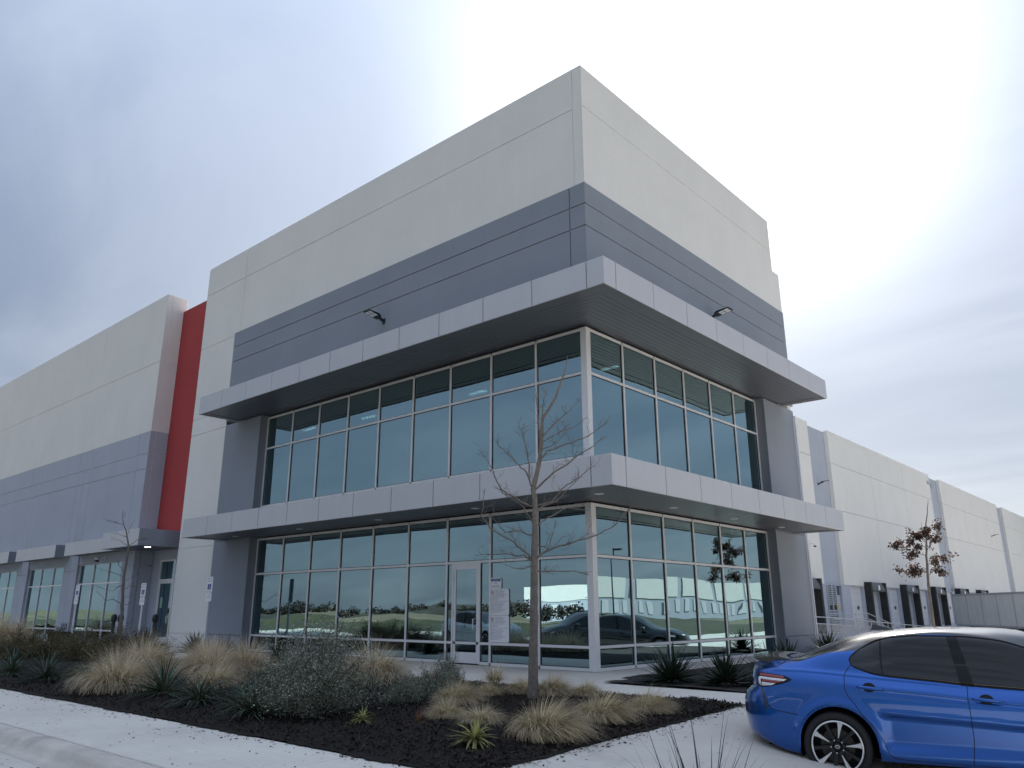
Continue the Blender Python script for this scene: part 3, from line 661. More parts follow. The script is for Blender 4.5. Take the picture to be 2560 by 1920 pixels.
def dome_cam(label, loc, rz):
    t = thing('security_camera', label, 'camera', loc, rz)
    a = MB(); a.box(-.06, .06, -.03, 0, -.08, .08); a.tube([(0, -.02, 0), (0, -.28, .02), (0, -.33, -.03)], .025, 8); a.build('bracket', M_plas, t)
    MB().lathe([(.0, .02), (.06, .015), (.10, -.04), (.105, -.10), (.095, -.11)], 20, (0, -.34, -.03)).build('housing', M_plas, t, smooth=True)
    MB().lathe([(.092, -.105), (.085, -.15), (.05, -.19), (0, -.20)], 20, (0, -.34, -.03)).build('dome', M_black, t, smooth=True)
dome_cam('white dome security camera above the wing window beside the entry canopy', (-25.4, -D+.05, 3.46), 0)
dome_cam('white dome security camera on white wall right of the glazed corner', (XW, 32.2, 4.95), PI/2)

# no-soliciting notices on the glass
def notice_board(name, label, x0, x1, z0, z1, cat='notice', group=None):
    t = thing(name, label, cat, ((x0+x1)/2, -.016, z0)); w_, h_ = x1-x0, z1-z0; c = .03
    P = [(-w_/2+c, 0), (w_/2-c, 0), (w_/2, c), (w_/2, h_-c), (w_/2-c, h_), (-w_/2+c, h_), (-w_/2, h_-c), (-w_/2, c)]
    MB().prism(P, -.006, .004, 'xz').build('board', M_sign, t); return t
RX = (PI/2, 0, 0)
t = notice_board('notice_sign', 'small white sign with blue NOTICE header reading NO SOLICITING on glass', -3.045, -2.68, 1.742, 2.0)
MB().box(-.15, .15, -.0085, -.0062, .175, .235).build('header', M_blue, t)
lettering('NOTICE', .058, M_sign, t, (0, -.0092, .184), RX); lettering('NO', .05, M_ink, t, (0, -.0066, .115), RX); lettering('SOLICITING', .052, M_ink, t, (0, -.0066, .04), RX)
EN = ["PURSUANT TO SECTION", "30.06, PENAL CODE (TRESPASS", "BY LICENSE HOLDER WITH A", "CONCEALED HANDGUN), A PERSON", "LICENSED UNDER SUBCHAPTER H, CHAPTER", "411, GOVERNMENT CODE, MAY NOT ENTER", "THIS PROPERTY WITH A", "CONCEALED HANDGUN"]
ES = ["CONFORME A LA SECCION 30.06 DEL", "CODIGO PENAL (TRASPASAR PORTANDO", "ARMAS DE FUEGO CON LICENCIA),", "PERSONAS CON LICENCIA BAJO DEL", "SUB-CAPITULO H, CAPITULO 411,", "CODIGO DE GOBIERNO, NO DEBEN ENTRAR", "A ESTA PROPIEDAD PORTANDO UN", "ARMA DE FUEGO OCULTA"]
for lab, z0, z1 in (('upper tall white text notice with red prohibition ring on the glass', 1.128, 1.738), ('lower tall white text notice with red prohibition ring on the glass', .515, 1.122)):
    t = notice_board('notice_sign', lab, -3.045, -2.435, z0, z1, group='text notices beside the door'); tag(t, group='text notices beside the door')
    hh = z1-z0
    for i, s_ in enumerate(EN): lettering(s_, .026, M_ink, t, (-.28+(.13 if i < 4 else 0), -.0066, hh-.045-i*.031), RX, 'LEFT', .82)
    MB().box(-.29, .29, -.0075, -.0062, hh*.53-.002, hh*.53+.002).build('divider', M_ink, t)
    for i, s_ in enumerate(ES): lettering(s_, .026, M_ink, t, (-.28, -.0066, hh*.53-.045-i*.031), RX, 'LEFT', .88)
    rg = MB(); n = 28
    vs = [((.05 if j else .039)*math.cos(2*PI*i/n)-.225, -.0075, (.05 if j else .039)*math.sin(2*PI*i/n)+hh-.085) for i in range(n) for j in (0, 1)]
    rg.add(vs, [(2*i, 2*i+1, (2*i+3) % (2*n), (2*i+2) % (2*n)) for i in range(n)])
    rg.add([(-.225-.034, -.0078, hh-.085+.026), (-.225-.026, -.0078, hh-.085+.034), (-.225+.034, -.0078, hh-.085-.026), (-.225+.026, -.0078, hh-.085-.034)], [(0, 1, 2, 3)])
    rg.build('prohibition_ring', M_rprint, t, fix=False)
    MB().box(-.25, -.205, -.0072, -.0062, hh-.082, hh-.070).box(-.225, -.212, -.0072, -.0062, hh-.108, hh-.082).build('symbol', M_ink, t)
# accessible parking signs
def park_sign(label, x, y, ztop, rz):
    z0 = Gf(x, y)-.03; t = thing('parking_sign', label, 'sign', (x, y, z0), rz, 'accessible parking signs')
    hh = ztop-z0
    MB().box(-.025, .025, 0, .045, 0, hh-.02).build('post', mat('white_post_paint', (.66, .69, .72), .45, var=.06, vscale=5), t)
    p = MB(); c = .025
    for (a, b) in ((hh-.50, hh), (hh-.76, hh-.515)): p.prism([(-.153+c, a), (.153-c, a), (.153, a+c), (.153, b-c), (.153-c, b), (-.153+c, b), (-.153, b-c), (-.153, a+c)], -.006, -.001, 'xz')
    pl = p.build('plate', M_sign, t)
    MB().box(-.085, .085, -.0085, -.0064, hh-.40, hh-.225).build('blue_panel', M_blue, pl)
    # wheelchair symbol
    s_ = MB(); c0 = Vector((0, -.0095, hh-.345)); n = 16
    vs = []
    for i in range(n+1):
        a = math.radians(150+240*i/n)
        for r_ in (.036, .046): vs.append((c0.x+r_*math.cos(a), c0.y, c0.z+r_*math.sin(a)))
    s_.add(vs, [(2*i, 2*i+1, 2*i+3, 2*i+2) for i in range(n)])
    s_.lathe([(0, -.0005), (.013, -.0005)], 10, (-.01, -.0092, hh-.245), 'y')
    for q in (((-.014, -.262), (-.002, -.262), (.004, -.325), (-.010, -.325)), ((-.008, -.318), (.03, -.318), (.03, -.328), (-.008, -.328)), ((.03, -.318), (.04, -.322), (.056, -.372), (.046, -.376)), ((-.006, -.285), (.026, -.285), (.026, -.293), (-.006, -.293))):
        s_.add([(a, -.0095, hh+b) for a, b in q], [(0, 1, 2, 3)])
    s_.build('wheelchair_symbol', M_sign, pl, fix=False)
    lettering('RESERVED', .058, M_green, pl, (0, -.0066, hh-.075), RX); lettering('PARKING', .058, M_green, pl, (0, -.0066, hh-.155), RX)
    lettering('VAN', .05, M_ink, pl, (0, -.0066, hh-.585), RX); lettering('ACCESSIBLE', .045, M_ink, pl, (0, -.0066, hh-.645), RX, sx=.95)
    MB().box(-.12, .12, -.0075, -.0064, hh-.475, hh-.46).build('arrow_bar', M_green, pl)
park_sign('accessible parking sign standing against the white and grey pier of the corner block', -13.9, -1.5, 2.285, .12)
park_sign('accessible parking sign in front of the recessed entry door', -18.6, -1.5, 2.196, .12)
park_sign('leftmost accessible parking sign in front of the wing window', -24.6, -1.5, 2.258, .12)

# interior strip lights
for i, (x, y, lab) in enumerate(((-10.2, 1.6, 'fourth bay from the left end'), (-13.2, 1.3, 'leftmost upper bay'), (-5.3, 1.8, 'bay left of the corner tree'), (-.9, 2.4, 'first bays right of the corner'))):
    t = thing('ceiling_light', 'lit linear ceiling light inside upper storey, '+lab, 'ceiling light', (x, y, 7.45), 0, 'interior strip lights')
    MB().box(-.35, .35, -.06, .06, .05, .09).build('housing', M_plas, t)
    for s_ in (-.035, .035): MB().tube([(-.33, s_, .03), (.33, s_, .03)], .018, 8).build('tube', M_led, t)
    MB().tube([(-.3, 0, .09), (-.3, 0, .31)], .006, 5).build('hanger', M_black, t); MB().tube([(.3, 0, .09), (.3, 0, .31)], .006, 5).build('hanger', M_black, t)
#@@PART2@@
# ------------------------------------------------------------------ planting beds
def mulchmat():
    m = bpy.data.materials.new('black_shredded_mulch'); m.use_nodes = True; t = m.node_tree; b = t.nodes['Principled BSDF']
    co = N(t, 'ShaderNodeNewGeometry').outputs['Position']
    a = N(t, 'ShaderNodeTexNoise', i_Scale=26.0, i_Detail=6.0, i_Roughness=.7); LK(t, co, a.inputs[0])
    r = N(t, 'ShaderNodeValToRGB'); LK(t, a.outputs[0], r.inputs[0]); e = r.color_ramp.elements
    e[0].position = .35; e[0].color = (.005, .0042, .004, 1); e[1].position = .75; e[1].color = (.036, .026, .020, 1)
    LK(t, r.outputs[0], b.inputs['Base Color']); b.inputs['Roughness'].default_value = .9; b.inputs['Specular IOR Level'].default_value = .25
    bp = N(t, 'ShaderNodeBump', i_Strength=1.0, i_Distance=.03); LK(t, a.outputs[0], bp.inputs['Height']); LK(t, bp.outputs[0], b.inputs['Normal']); return m
M_mulch = mulchmat()
def chipmat(name, c0, c1):
    m = bpy.data.materials.new(name); m.use_nodes = True; t = m.node_tree; b = t.nodes['Principled BSDF']
    at = N(t, 'ShaderNodeAttribute', attribute_name='rnd'); r = N(t, 'ShaderNodeValToRGB'); LK(t, at.outputs['Fac'], r.inputs[0])
    r.color_ramp.elements[0].color = (*c0, 1); r.color_ramp.elements[1].color = (*c1, 1); LK(t, r.outputs[0], b.inputs['Base Color'])
    b.inputs['Roughness'].default_value = .85; b.inputs['Specular IOR Level'].default_value = .25; return m
M_chip = chipmat('mulch_chip', (.005, .0045, .0045), (.05, .036, .028))
rs = np.random.RandomState(11)
_nph = rs.rand(12)*6
def bumpy(x, y):
    z = 0
    for i in range(6):
        k = 1.3*1.6**i; z = z+(.028/1.35**i)*np.sin(k*x*np.cos(i*1.3)+k*y*np.sin(i*1.3)+_nph[i])*np.sin(k*y*.8+_nph[i+6])
    return z
def edge_wob(u): return .55*(.05*np.sin(u*2.1)+.035*np.sin(u*5.3+1)+.02*np.sin(u*13+2))
def bedz(x, y):
    inner = np.minimum(np.minimum(4.97-x, y+8.90), -3.43-y); m_ = sstep(-.02, .5, inner)
    return G(np.minimum(x, 4.99), np.clip(y, -8.92, 1))+.012+m_*(.05+bumpy(x, y)*.8)
bx = lin(-60, -14, 1.0)+lin(-12.9, 4.97, .11); by = lin(-8.90, -3.43, .11)
bo = tag(sheet('planting_bed', bx, by, lambda x, y: x < 9, M_mulch, zf=bedz), kind='structure')
for v_ in bo.data.vertices:
    x_, y_, z_ = v_.co
    if y_ < -8.6: v_.co.y -= (.06+edge_wob(x_)*.9+.02*math.sin(x_*31))*(1-(y_+8.90)/.30) if y_ < -8.6 else 0
    if x_ > 4.6: v_.co.x += (.05+edge_wob(y_*1.3+2)*.9+.02*math.sin(y_*29))*(1-(4.97-x_)/.37)
    if y_ > -3.7 and x_ < 4.6: v_.co.y += (.02+edge_wob(x_*1.1+5)*.5)*(1-(-3.43-y_)/.27)
def bed2z(x, y): return G(np.minimum(x, 4.95), y)+.02+.5*bumpy(x, y)
M_soil = mat('soil_mulch', (.035, .030, .027), .95, var=.5, vscale=9, bump=.03, bscale=25)
sheet('side_planting_bed', lin(1.25, 4.98, .15), lin(-1.93, 11.5, .2), lambda x, y: (x > 1.62) | (y > -1.0), M_soil, zf=bed2z)
tag(bpy.data.objects['side_planting_bed'], kind='structure')
# foreground planter under the near grass, just outside the frame
fgx, fgy = 7.55, -9.35
def fgz(x, y): return G(x, y)+.03-.0*x
pl = MB().lathe([(0, .03), (.75, .025), (.9, .0), (.92, -.1)], 28, (fgx, fgy, Gf(fgx, fgy)+.005)); tag(pl.build('mulch_ring', M_mulch, smooth=True), kind='structure')

def chips(name, P, z, m, lo=.02, hi=.075, wid=.012, tilt=.5, seed=1, parent=None):
    r_ = np.random.RandomState(seed); n = len(P); a = r_.rand(n)*PI*2; L_ = (lo+(hi-lo)*r_.rand(n)**1.6)/2; W_ = wid*(.4+r_.rand(n))/2; ti = r_.randn(n)*tilt
    d = np.stack([np.cos(a)*np.cos(ti), np.sin(a)*np.cos(ti), np.sin(ti)], -1); s_ = np.stack([-np.sin(a), np.cos(a), r_.randn(n)*.4], -1)
    up = np.array([0, 0, 1.0])*(W_*.7)[:, None]
    c = np.stack([P[:, 0], P[:, 1], z+np.abs(np.sin(ti))*L_*.6+.004], -1)
    v = np.stack([c-d*L_[:, None], c+s_*W_[:, None], c+d*L_[:, None], c-s_*W_[:, None]+up], 1).reshape(-1, 3)
    i = np.arange(n)[:, None]*4; f = np.concatenate([i+np.array([[0, 1, 2]]), i+np.array([[0, 2, 3]])]); rnd = np.repeat(r_.rand(n), 4)
    o = np_mesh(name, v, f, m, parent, attrs={'rnd': rnd}); 
    return o
n = 34000
P = np.stack([4.97-13.5*rs.rand(n)**1.35, -8.9+5.45*rs.rand(n)], -1)
tag(chips('mulch', P, bedz(P[:, 0], P[:, 1])+.004, M_chip, .03, .10, .016, .45, 2), 'black shredded bark mulch covering the planting bed', 'mulch', kind='stuff')
# chips strayed on the concrete along the bed edges
n = 900
q = rs.rand(n)
e1 = np.stack([5-13*rs.rand(n), -8.95-np.abs(rs.randn(n))*.36*rs.rand(n)**.8], -1); e1[:, 1] -= edge_wob(e1[:, 0])*.9
e2 = np.stack([5.0+np.abs(rs.randn(n))*.22*rs.rand(n), -8.95+5.5*rs.rand(n)], -1)
e3 = np.stack([5-8*rs.rand(n), -3.4+np.abs(rs.randn(n))*.06], -1)
P = np.concatenate([e1[q < .55], e2[q > .2], e3[q > .75]])
tag(chips('stray_mulch', P, G(P[:, 0], P[:, 1])+.002, M_chip, .012, .07, .013, .12, 3), 'dark mulch chips strewn over the sidewalk beside the bed', 'mulch', kind='stuff')
P = np.concatenate([np.stack([5-14*rs.rand(150), -8.95-1.4*rs.rand(150)], -1), np.stack([-3+6*rs.rand(60), -10.9-.8*rs.rand(60)], -1), np.stack([5+2.2*rs.rand(50), -9+5*rs.rand(50)], -1)])
tag(chips('litter_chips', P, G(P[:, 0], P[:, 1])+.002, M_chip, .02, .06, .012, .1, 4), 'scattered single bark chips and leaf bits on the concrete', 'litter', kind='stuff')

# ------------------------------------------------------------------ plants
def plantmat(name, stops, rough=.7, trans=.25):
    """stops along the blade (attribute t), plus a random shift per blade"""
    m = bpy.data.materials.new(name); m.use_nodes = True; t = m.node_tree; b = t.nodes['Principled BSDF']
    at = N(t, 'ShaderNodeAttribute', attribute_name='t'); rn = N(t, 'ShaderNodeAttribute', attribute_name='rnd')
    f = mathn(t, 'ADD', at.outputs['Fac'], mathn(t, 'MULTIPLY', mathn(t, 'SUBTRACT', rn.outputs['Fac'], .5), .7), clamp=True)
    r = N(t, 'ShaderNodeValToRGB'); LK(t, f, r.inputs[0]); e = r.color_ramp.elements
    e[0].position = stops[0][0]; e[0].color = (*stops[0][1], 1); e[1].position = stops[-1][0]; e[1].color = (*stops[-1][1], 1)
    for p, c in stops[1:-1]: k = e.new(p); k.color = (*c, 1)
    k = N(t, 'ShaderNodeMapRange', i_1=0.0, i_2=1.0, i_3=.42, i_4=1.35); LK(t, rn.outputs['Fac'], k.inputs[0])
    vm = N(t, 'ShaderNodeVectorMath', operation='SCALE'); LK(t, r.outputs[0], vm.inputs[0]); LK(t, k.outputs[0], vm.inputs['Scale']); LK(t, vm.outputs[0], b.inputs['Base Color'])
    b.inputs['Roughness'].default_value = rough; b.inputs['Specular IOR Level'].default_value = .3
    if trans:
        out = t.nodes['Material Output']; tl = N(t, 'ShaderNodeBsdfTranslucent'); LK(t, vm.outputs[0], tl.inputs[0]); mx = N(t, 'ShaderNodeMixShader', i_0=trans); LK(t, b.outputs[0], mx.inputs[1]); LK(t, tl.outputs[0], mx.inputs[2]); LK(t, mx.outputs[0], out.inputs[0])
    return m
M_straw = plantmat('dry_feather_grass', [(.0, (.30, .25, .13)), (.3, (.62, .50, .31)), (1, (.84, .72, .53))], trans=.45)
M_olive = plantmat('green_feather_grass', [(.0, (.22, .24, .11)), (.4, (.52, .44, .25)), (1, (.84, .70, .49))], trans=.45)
M_yucca = plantmat('yucca_leaf', [(.0, (.10, .10, .05)), (.2, (.035, .062, .035)), (1, (.03, .052, .036))], .38, .1)
M_sotol = plantmat('blue_green_leaf', [(.0, (.13, .14, .07)), (.3, (.075, .12, .075)), (1, (.08, .12, .085))], .5, .15)
M_varie = plantmat('variegated_leaf', [(.0, (.35, .34, .12)), (.5, (.46, .43, .17)), (1, (.30, .33, .12))], .5, .2)
M_redl = plantmat('reddish_leaf', [(.0, (.16, .16, .06)), (.6, (.28, .12, .09)), (1, (.25, .10, .08))], .5, .2)
M_fore = plantmat('dark_rush_leaf', [(.0, (.03, .04, .025)), (1, (.028, .034, .028))], .5, .1)
M_sage = plantmat('sage_leaf', [(.0, (.21, .24, .175)), (.6, (.29, .32, .24)), (1, (.37, .385, .30))], .8, .2)
M_hedge = plantmat('hedge_leaf', [(.0, (.085, .095, .04)), (.5, (.165, .15, .062)), (1, (.26, .19, .09))], .8, .2)
M_twig = mat('grey_twig', (.10, .085, .072), .9, var=.2, vscale=20)
M_bark = mat('grey_brown_bark', (.19, .165, .145), .95, var=.3, vscale=18, bump=.012, bscale=45, fine=.15)
M_leafb = plantmat('brown_dead_leaf', [(.0, (.05, .036, .032)), (.5, (.095, .062, .052)), (1, (.16, .11, .09))], .7, .3)

def blades(n, base_r, len_, elev, droop, width, K=6, seed=0, fold=0.0, az=None, lean=(0, 0), curl=0.0, lenpow=1.0, center=(0, 0)):
    """ribbons: elev=(lo,hi) start elevation in degrees, droop=(lo,hi) total bend in degrees"""
    r_ = np.random.RandomState(seed); a = r_.rand(n)*2*PI if az is None else az(r_, n)
    br = base_r*np.sqrt(r_.rand(n)); ba = a+r_.randn(n)*.6
    L_ = len_[0]+(len_[1]-len_[0])*r_.rand(n)**lenpow; e0 = np.radians(elev[0]+(elev[1]-elev[0])*r_.rand(n)); dp = np.radians(droop[0]+(droop[1]-droop[0])*r_.rand(n))
    pos = np.stack([center[0]+br*np.cos(ba), center[1]+br*np.sin(ba), np.zeros(n)], -1); pts = [pos.copy()]; cu = r_.randn(n)*curl
    for k in range(K):
        e = e0-dp*((k+.5)/K)**1.3; aa = a+cu*(k/K)
        st = np.stack([np.cos(e)*np.cos(aa), np.cos(e)*np.sin(aa), np.sin(e)], -1)
        if lean != (0, 0): st = st+np.array([lean[0], lean[1], 0])*((k+1)/K)
        pos = pos+st*(L_/K)[:, None]; pos[:, 2] = np.maximum(pos[:, 2], .01); pts.append(pos.copy())
    pts = np.stack(pts, 1)  # n,K+1,3
    sd = np.stack([-np.sin(a), np.cos(a), np.zeros(n)], -1)
    tt = np.linspace(0, 1, K+1); W_ = (width[0]+(width[1]-width[0])*r_.rand(n))/2
    prof = np.where(tt < .3, .75+.25*tt/.3, 1-((tt-.3)/.7)**1.6)*.97+.03
    off = sd[:, None, :]*(W_[:, None]*prof)[:, :, None]
    rnd = r_.rand(n)
    if fold:
        up = np.zeros_like(off); up[..., 2] = (W_[:, None]*prof)*fold
        v = np.stack([pts-off+up, pts, pts+off+up], 2); c = 3
    else:
        v = np.stack([pts-off, pts+off], 2); c = 2
    base = np.arange(n)[:, None, None]*(K+1)*c; k = np.arange(K)[None, :, None]*c
    fs = []
    for j in range(c-1): fs.append(np.concatenate([base+k+j, base+k+j+1, base+k+c+j+1, base+k+c+j], -1).reshape(-1, 4))
    return v.reshape(-1, 3), np.concatenate(fs), {'t': np.tile(np.repeat(tt, c), n), 'rnd': np.repeat(rnd, (K+1)*c)}
def join(parts):
    V = []; F = []; A = {'t': [], 'rnd': []}; b = 0
    for v, f, a in parts:
        V.append(v); F.append(f+b); b += len(v)
        for k in A: A[k].append(a[k])
    return np.concatenate(V), np.concatenate(F), {k: np.concatenate(x) for k, x in A.items()}
def feather(name, seed, n=900, L=(.35, .75), m=None, r=.12, lean=(0, 0), upright=.12, w=(.005, .009)):
    p = [blades(n, r*1.15, L, (48, 90), (85, 185), w, 9, seed, lean=lean, curl=.9)]
    p.append(blades(int(n*upright), r*.6, (L[1]*.7, L[1]*1.05), (60, 88), (10, 60), (.003, .006), 5, seed+1, lean=lean))
    return np_mesh(None, *join(p)[:2], m, attrs=join(p)[2])
def plant(name, me, x, y, label, cat, sc_=1.0, rz=0.0, group=None, part='blades', z=None, bedf=None, zs=1.0):
    zz = z if z is not None else float((bedf or bedz)(x, y))-.01
    t = thing(name, label, cat, (x, y, zz), rz, group); t.scale = (sc_, sc_, sc_*zs)
    link(part, me, t); return t
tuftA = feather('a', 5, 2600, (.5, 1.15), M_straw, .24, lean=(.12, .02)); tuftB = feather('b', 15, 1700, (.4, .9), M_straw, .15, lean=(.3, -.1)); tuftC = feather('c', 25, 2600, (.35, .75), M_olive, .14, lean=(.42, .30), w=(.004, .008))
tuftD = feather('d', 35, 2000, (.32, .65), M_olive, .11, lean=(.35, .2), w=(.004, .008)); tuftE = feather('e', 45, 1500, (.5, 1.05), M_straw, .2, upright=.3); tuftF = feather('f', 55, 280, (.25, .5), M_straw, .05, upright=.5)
GT_ = 'feather grass tufts in the planting bed'; fg = 'feather grass'
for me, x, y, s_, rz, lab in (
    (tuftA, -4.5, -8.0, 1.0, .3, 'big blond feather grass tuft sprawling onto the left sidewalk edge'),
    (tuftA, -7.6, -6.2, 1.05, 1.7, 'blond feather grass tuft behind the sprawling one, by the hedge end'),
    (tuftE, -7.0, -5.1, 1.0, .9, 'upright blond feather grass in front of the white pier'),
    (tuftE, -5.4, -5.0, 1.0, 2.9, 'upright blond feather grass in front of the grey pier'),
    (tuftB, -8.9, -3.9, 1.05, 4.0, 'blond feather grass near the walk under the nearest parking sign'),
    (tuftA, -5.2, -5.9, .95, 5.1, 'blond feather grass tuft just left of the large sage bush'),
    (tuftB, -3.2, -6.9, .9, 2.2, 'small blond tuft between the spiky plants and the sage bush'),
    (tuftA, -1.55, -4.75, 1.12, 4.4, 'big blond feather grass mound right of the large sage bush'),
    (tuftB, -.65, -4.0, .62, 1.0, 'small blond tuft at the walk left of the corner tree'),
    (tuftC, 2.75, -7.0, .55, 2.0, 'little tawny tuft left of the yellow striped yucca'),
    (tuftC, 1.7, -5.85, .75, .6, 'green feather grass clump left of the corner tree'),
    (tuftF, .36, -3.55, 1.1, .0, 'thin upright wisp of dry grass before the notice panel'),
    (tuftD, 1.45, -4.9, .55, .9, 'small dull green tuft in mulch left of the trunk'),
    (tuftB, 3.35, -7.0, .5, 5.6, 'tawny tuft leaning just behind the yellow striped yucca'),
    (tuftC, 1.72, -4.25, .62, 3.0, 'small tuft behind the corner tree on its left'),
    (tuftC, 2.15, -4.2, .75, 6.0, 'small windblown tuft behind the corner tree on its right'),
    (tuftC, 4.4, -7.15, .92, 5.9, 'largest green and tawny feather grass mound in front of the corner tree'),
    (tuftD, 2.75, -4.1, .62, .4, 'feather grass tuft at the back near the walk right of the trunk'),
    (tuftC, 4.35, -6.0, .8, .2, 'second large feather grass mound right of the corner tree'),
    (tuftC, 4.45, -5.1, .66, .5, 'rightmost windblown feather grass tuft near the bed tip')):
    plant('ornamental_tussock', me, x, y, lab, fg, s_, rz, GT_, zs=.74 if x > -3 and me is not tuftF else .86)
for i, (x, y) in enumerate(((-27.5, -2.7), (-29.2, -2.9), (-31.2, -2.6))):
    plant('ornamental_tussock', tuftA, x, y, 'far blond grass clump at the left edge, '+['nearest of three', 'middle of three', 'furthest left of three'][i], fg, 1.4, i*1.9, 'far grass clumps at the left edge', z=-.1)
# yuccas
def yucca_mesh(seed, n, L, w, m, elev=(-5, 85), droop=(5, 40), r=.07): 
    v, f, a = blades(n, r, L, elev, droop, w, 5, seed, fold=.5, curl=.1); v[:, 2] += .1*np.clip(1-np.hypot(v[:, 0], v[:, 1])*4, 0, 1); return np_mesh(None, v, f, m, attrs=a)
yuA = yucca_mesh(3, 210, (.45, .78), (.028, .045), M_yucca); yuB = yucca_mesh(8, 190, (.4, .72), (.028, .045), M_yucca)
soA = yucca_mesh(13, 150, (.45, .85), (.014, .024), M_sotol, (10, 85), (25, 80)); soB = yucca_mesh(17, 130, (.4, .7), (.014, .024), M_sotol, (5, 80), (30, 90))
vaA = yucca_mesh(23, 60, (.2, .36), (.022, .034), M_varie, (5, 85), (10, 60), .03); reA = yucca_mesh(27, 22, (.14, .26), (.014, .02), M_redl, (15, 85), (5, 40), .02)
GY = 'yuccas along the building'
for me, x, y, s_, rz, lab, z in (
    (yuA, 2.62, -1.35, 1.02, 0, 'big dark yucca nearest the corner post in the side bed', None), (yuB, 3.65, -1.3, .98, 1.1, 'big dark yucca second from the corner in the side bed', None),
    (yuA, 4.35, -.85, 1.05, 2.3, 'big dark yucca beside the blue car tail light', None), (yuB, 3.25, 2.3, 1.15, .5, 'dark yucca behind the car spoiler below the right glass', None),
    (yuA, 1.35, 9.7, 1.0, 1.9, 'dark yucca at the foot of the right end pier', None),
    (yuA, -16.9, -2.0, 1.15, .4, 'dark yucca left of the nearest parking sign before the white pier', -.05), (yuB, -14.3, -1.55, 1.1, 1.4, 'dark yucca at the foot of the nearest parking sign post', -.05),
    (yuA, -11.2, -2.3, .95, 2.4, 'dark yucca half hidden behind the sage bush', -.05), (yuB, -8.0, -2.6, .9, 3.4, 'dark yucca half hidden behind the big blond mound', -.05)):
    plant('yucca', me, x, y, lab, 'yucca', s_, rz, GY, 'leaves', z=z if z is not None else float(bed2z(x, y)))
GS = 'spiky green plants along the sidewalk'
for me, x, y, s_, rz, lab in (
    (soA, -7.3, -8.2, 1.0, 0, 'spiky green rosette at the sidewalk left of the sprawling blond tuft'), (soB, -6.6, -7.75, .95, 1.0, 'spiky green rosette tight against the sprawling blond tuft'),
    (soA, -9.6, -8.1, 1.05, 2.0, 'spiky green rosette cut by the left picture edge'), (soA, -2.55, -8.1, 1.0, 3.3, 'upright spiky green rosette right of the sprawling blond tuft'),
    (soB, -1.2, -8.2, 1.0, .7, 'spiky green rosette second right of the sprawling blond tuft'), (soB, -.2, -8.0, 1.05, 2.6, 'spiky green rosette third right of the sprawling blond tuft'), (soA, .35, -8.25, .85, 5.0, 'spiky green rosette touching the sage bush')):
    plant('desert_spoon', me, x, y, lab, 'spiky plant', s_, rz, GS, 'leaves')
plant('variegated_yucca', vaA, 4.2, -8.0, 'yellow striped yucca near the front of the mulch bed', 'yucca', 1.0, .3, None, 'leaves')
plant('variegated_yucca', vaA, 2.15, -7.85, 'tiny yellow striped yucca right of the sage bush', 'yucca', .62, 1.3, None, 'leaves')
plant('red_yucca', reA, 3.1, -7.8, 'tiny reddish spiky seedling between two yellow yuccas', 'seedling', .9, 0, None, 'leaves')
fo = blades(95, .12, (.5, 1.12), (42, 88), (5, 55), (.008, .013), 7, 91, curl=.2)
plant('foreground_rush', np_mesh(None, fo[0], fo[1], M_fore, attrs=fo[2]), fgx, fgy, 'thin dark rush-like blades in the near foreground beside the car', 'grass', 1.0, 0, None, 'blades', z=Gf(fgx, fgy)+.02)

# leafy shrubs: branching twigs with small leaves
def shrub(n_br, rx, ry, rz, n_leaf, leaf, m, seed, twigs=True, shape=1.0):
    r_ = np.random.RandomState(seed); mb = MB(); tips = []
    for i in range(n_br):
        a = r_.rand()*2*PI; e = math.acos(1-r_.rand()*.95); rr = .62+.5*r_.rand()
        end = np.array([rx*math.sin(e)*math.cos(a)*rr, ry*math.sin(e)*math.sin(a)*rr, rz*(.12+.9*math.cos(e))*rr]); p0 = np.array([r_.randn()*.05, r_.randn()*.05, 0])
        mid = p0*.5+end*.5+np.array([0, 0, .12*rz])+r_.randn(3)*.05
        pts = [p0*(1-t)**2+2*mid*t*(1-t)+end*t*t for t in (0, .25, .5, .75, 1)]
        mb.tube(pts, [.010, .008, .006, .004, .002], 4)
        for t in (.3, .45, .6, .7, .8, .9, 1):
            p = p0*(1-t)**2+2*mid*t*(1-t)+end*t*t; tips.append(p)
            for q in range(3):
                d = r_.randn(3)*np.array([1, 1, .8]); d /= np.linalg.norm(d); e2 = p+d*(.10+.14*r_.rand())*(rx/.8); e2[2] = max(e2[2], .03); tips.append(e2); tips.append((p+e2)/2)
                if q < 2: mb.tube([p, (p+e2)/2+r_.randn(3)*.01, e2], [.003, .002, .001], 3, cap=False)
    tips = np.array(tips); c = tips[r_.randint(len(tips), size=n_leaf)]+r_.randn(n_leaf, 3)*.035*(rx/.8)
    c[:, 2] = np.maximum(c[:, 2], .02)
    d = r_.randn(n_leaf, 3); d[:, 2] = np.abs(d[:, 2])*.7+.1; d /= np.linalg.norm(d, axis=1)[:, None]; s_ = np.cross(d, r_.randn(n_leaf, 3)); s_ /= np.linalg.norm(s_, axis=1)[:, None]+1e-9
    L_ = (leaf*(.6+.8*r_.rand(n_leaf)))[:, None]
    v = np.stack([c, c+d*L_*.5+s_*L_*.28, c+d*L_, c+d*L_*.5-s_*L_*.28], 1).reshape(-1, 3); f = np.arange(n_leaf)[:, None]*4+np.arange(4)[None]
    leafme = np_mesh(None, v, f, m, attrs={'t': np.repeat(r_.rand(n_leaf), 4), 'rnd': np.repeat(r_.rand(n_leaf), 4)})
    me = bpy.data.meshes.new('branches'); me.from_pydata(mb.v, [], mb.f); me.materials.append(M_twig)
    return leafme, me
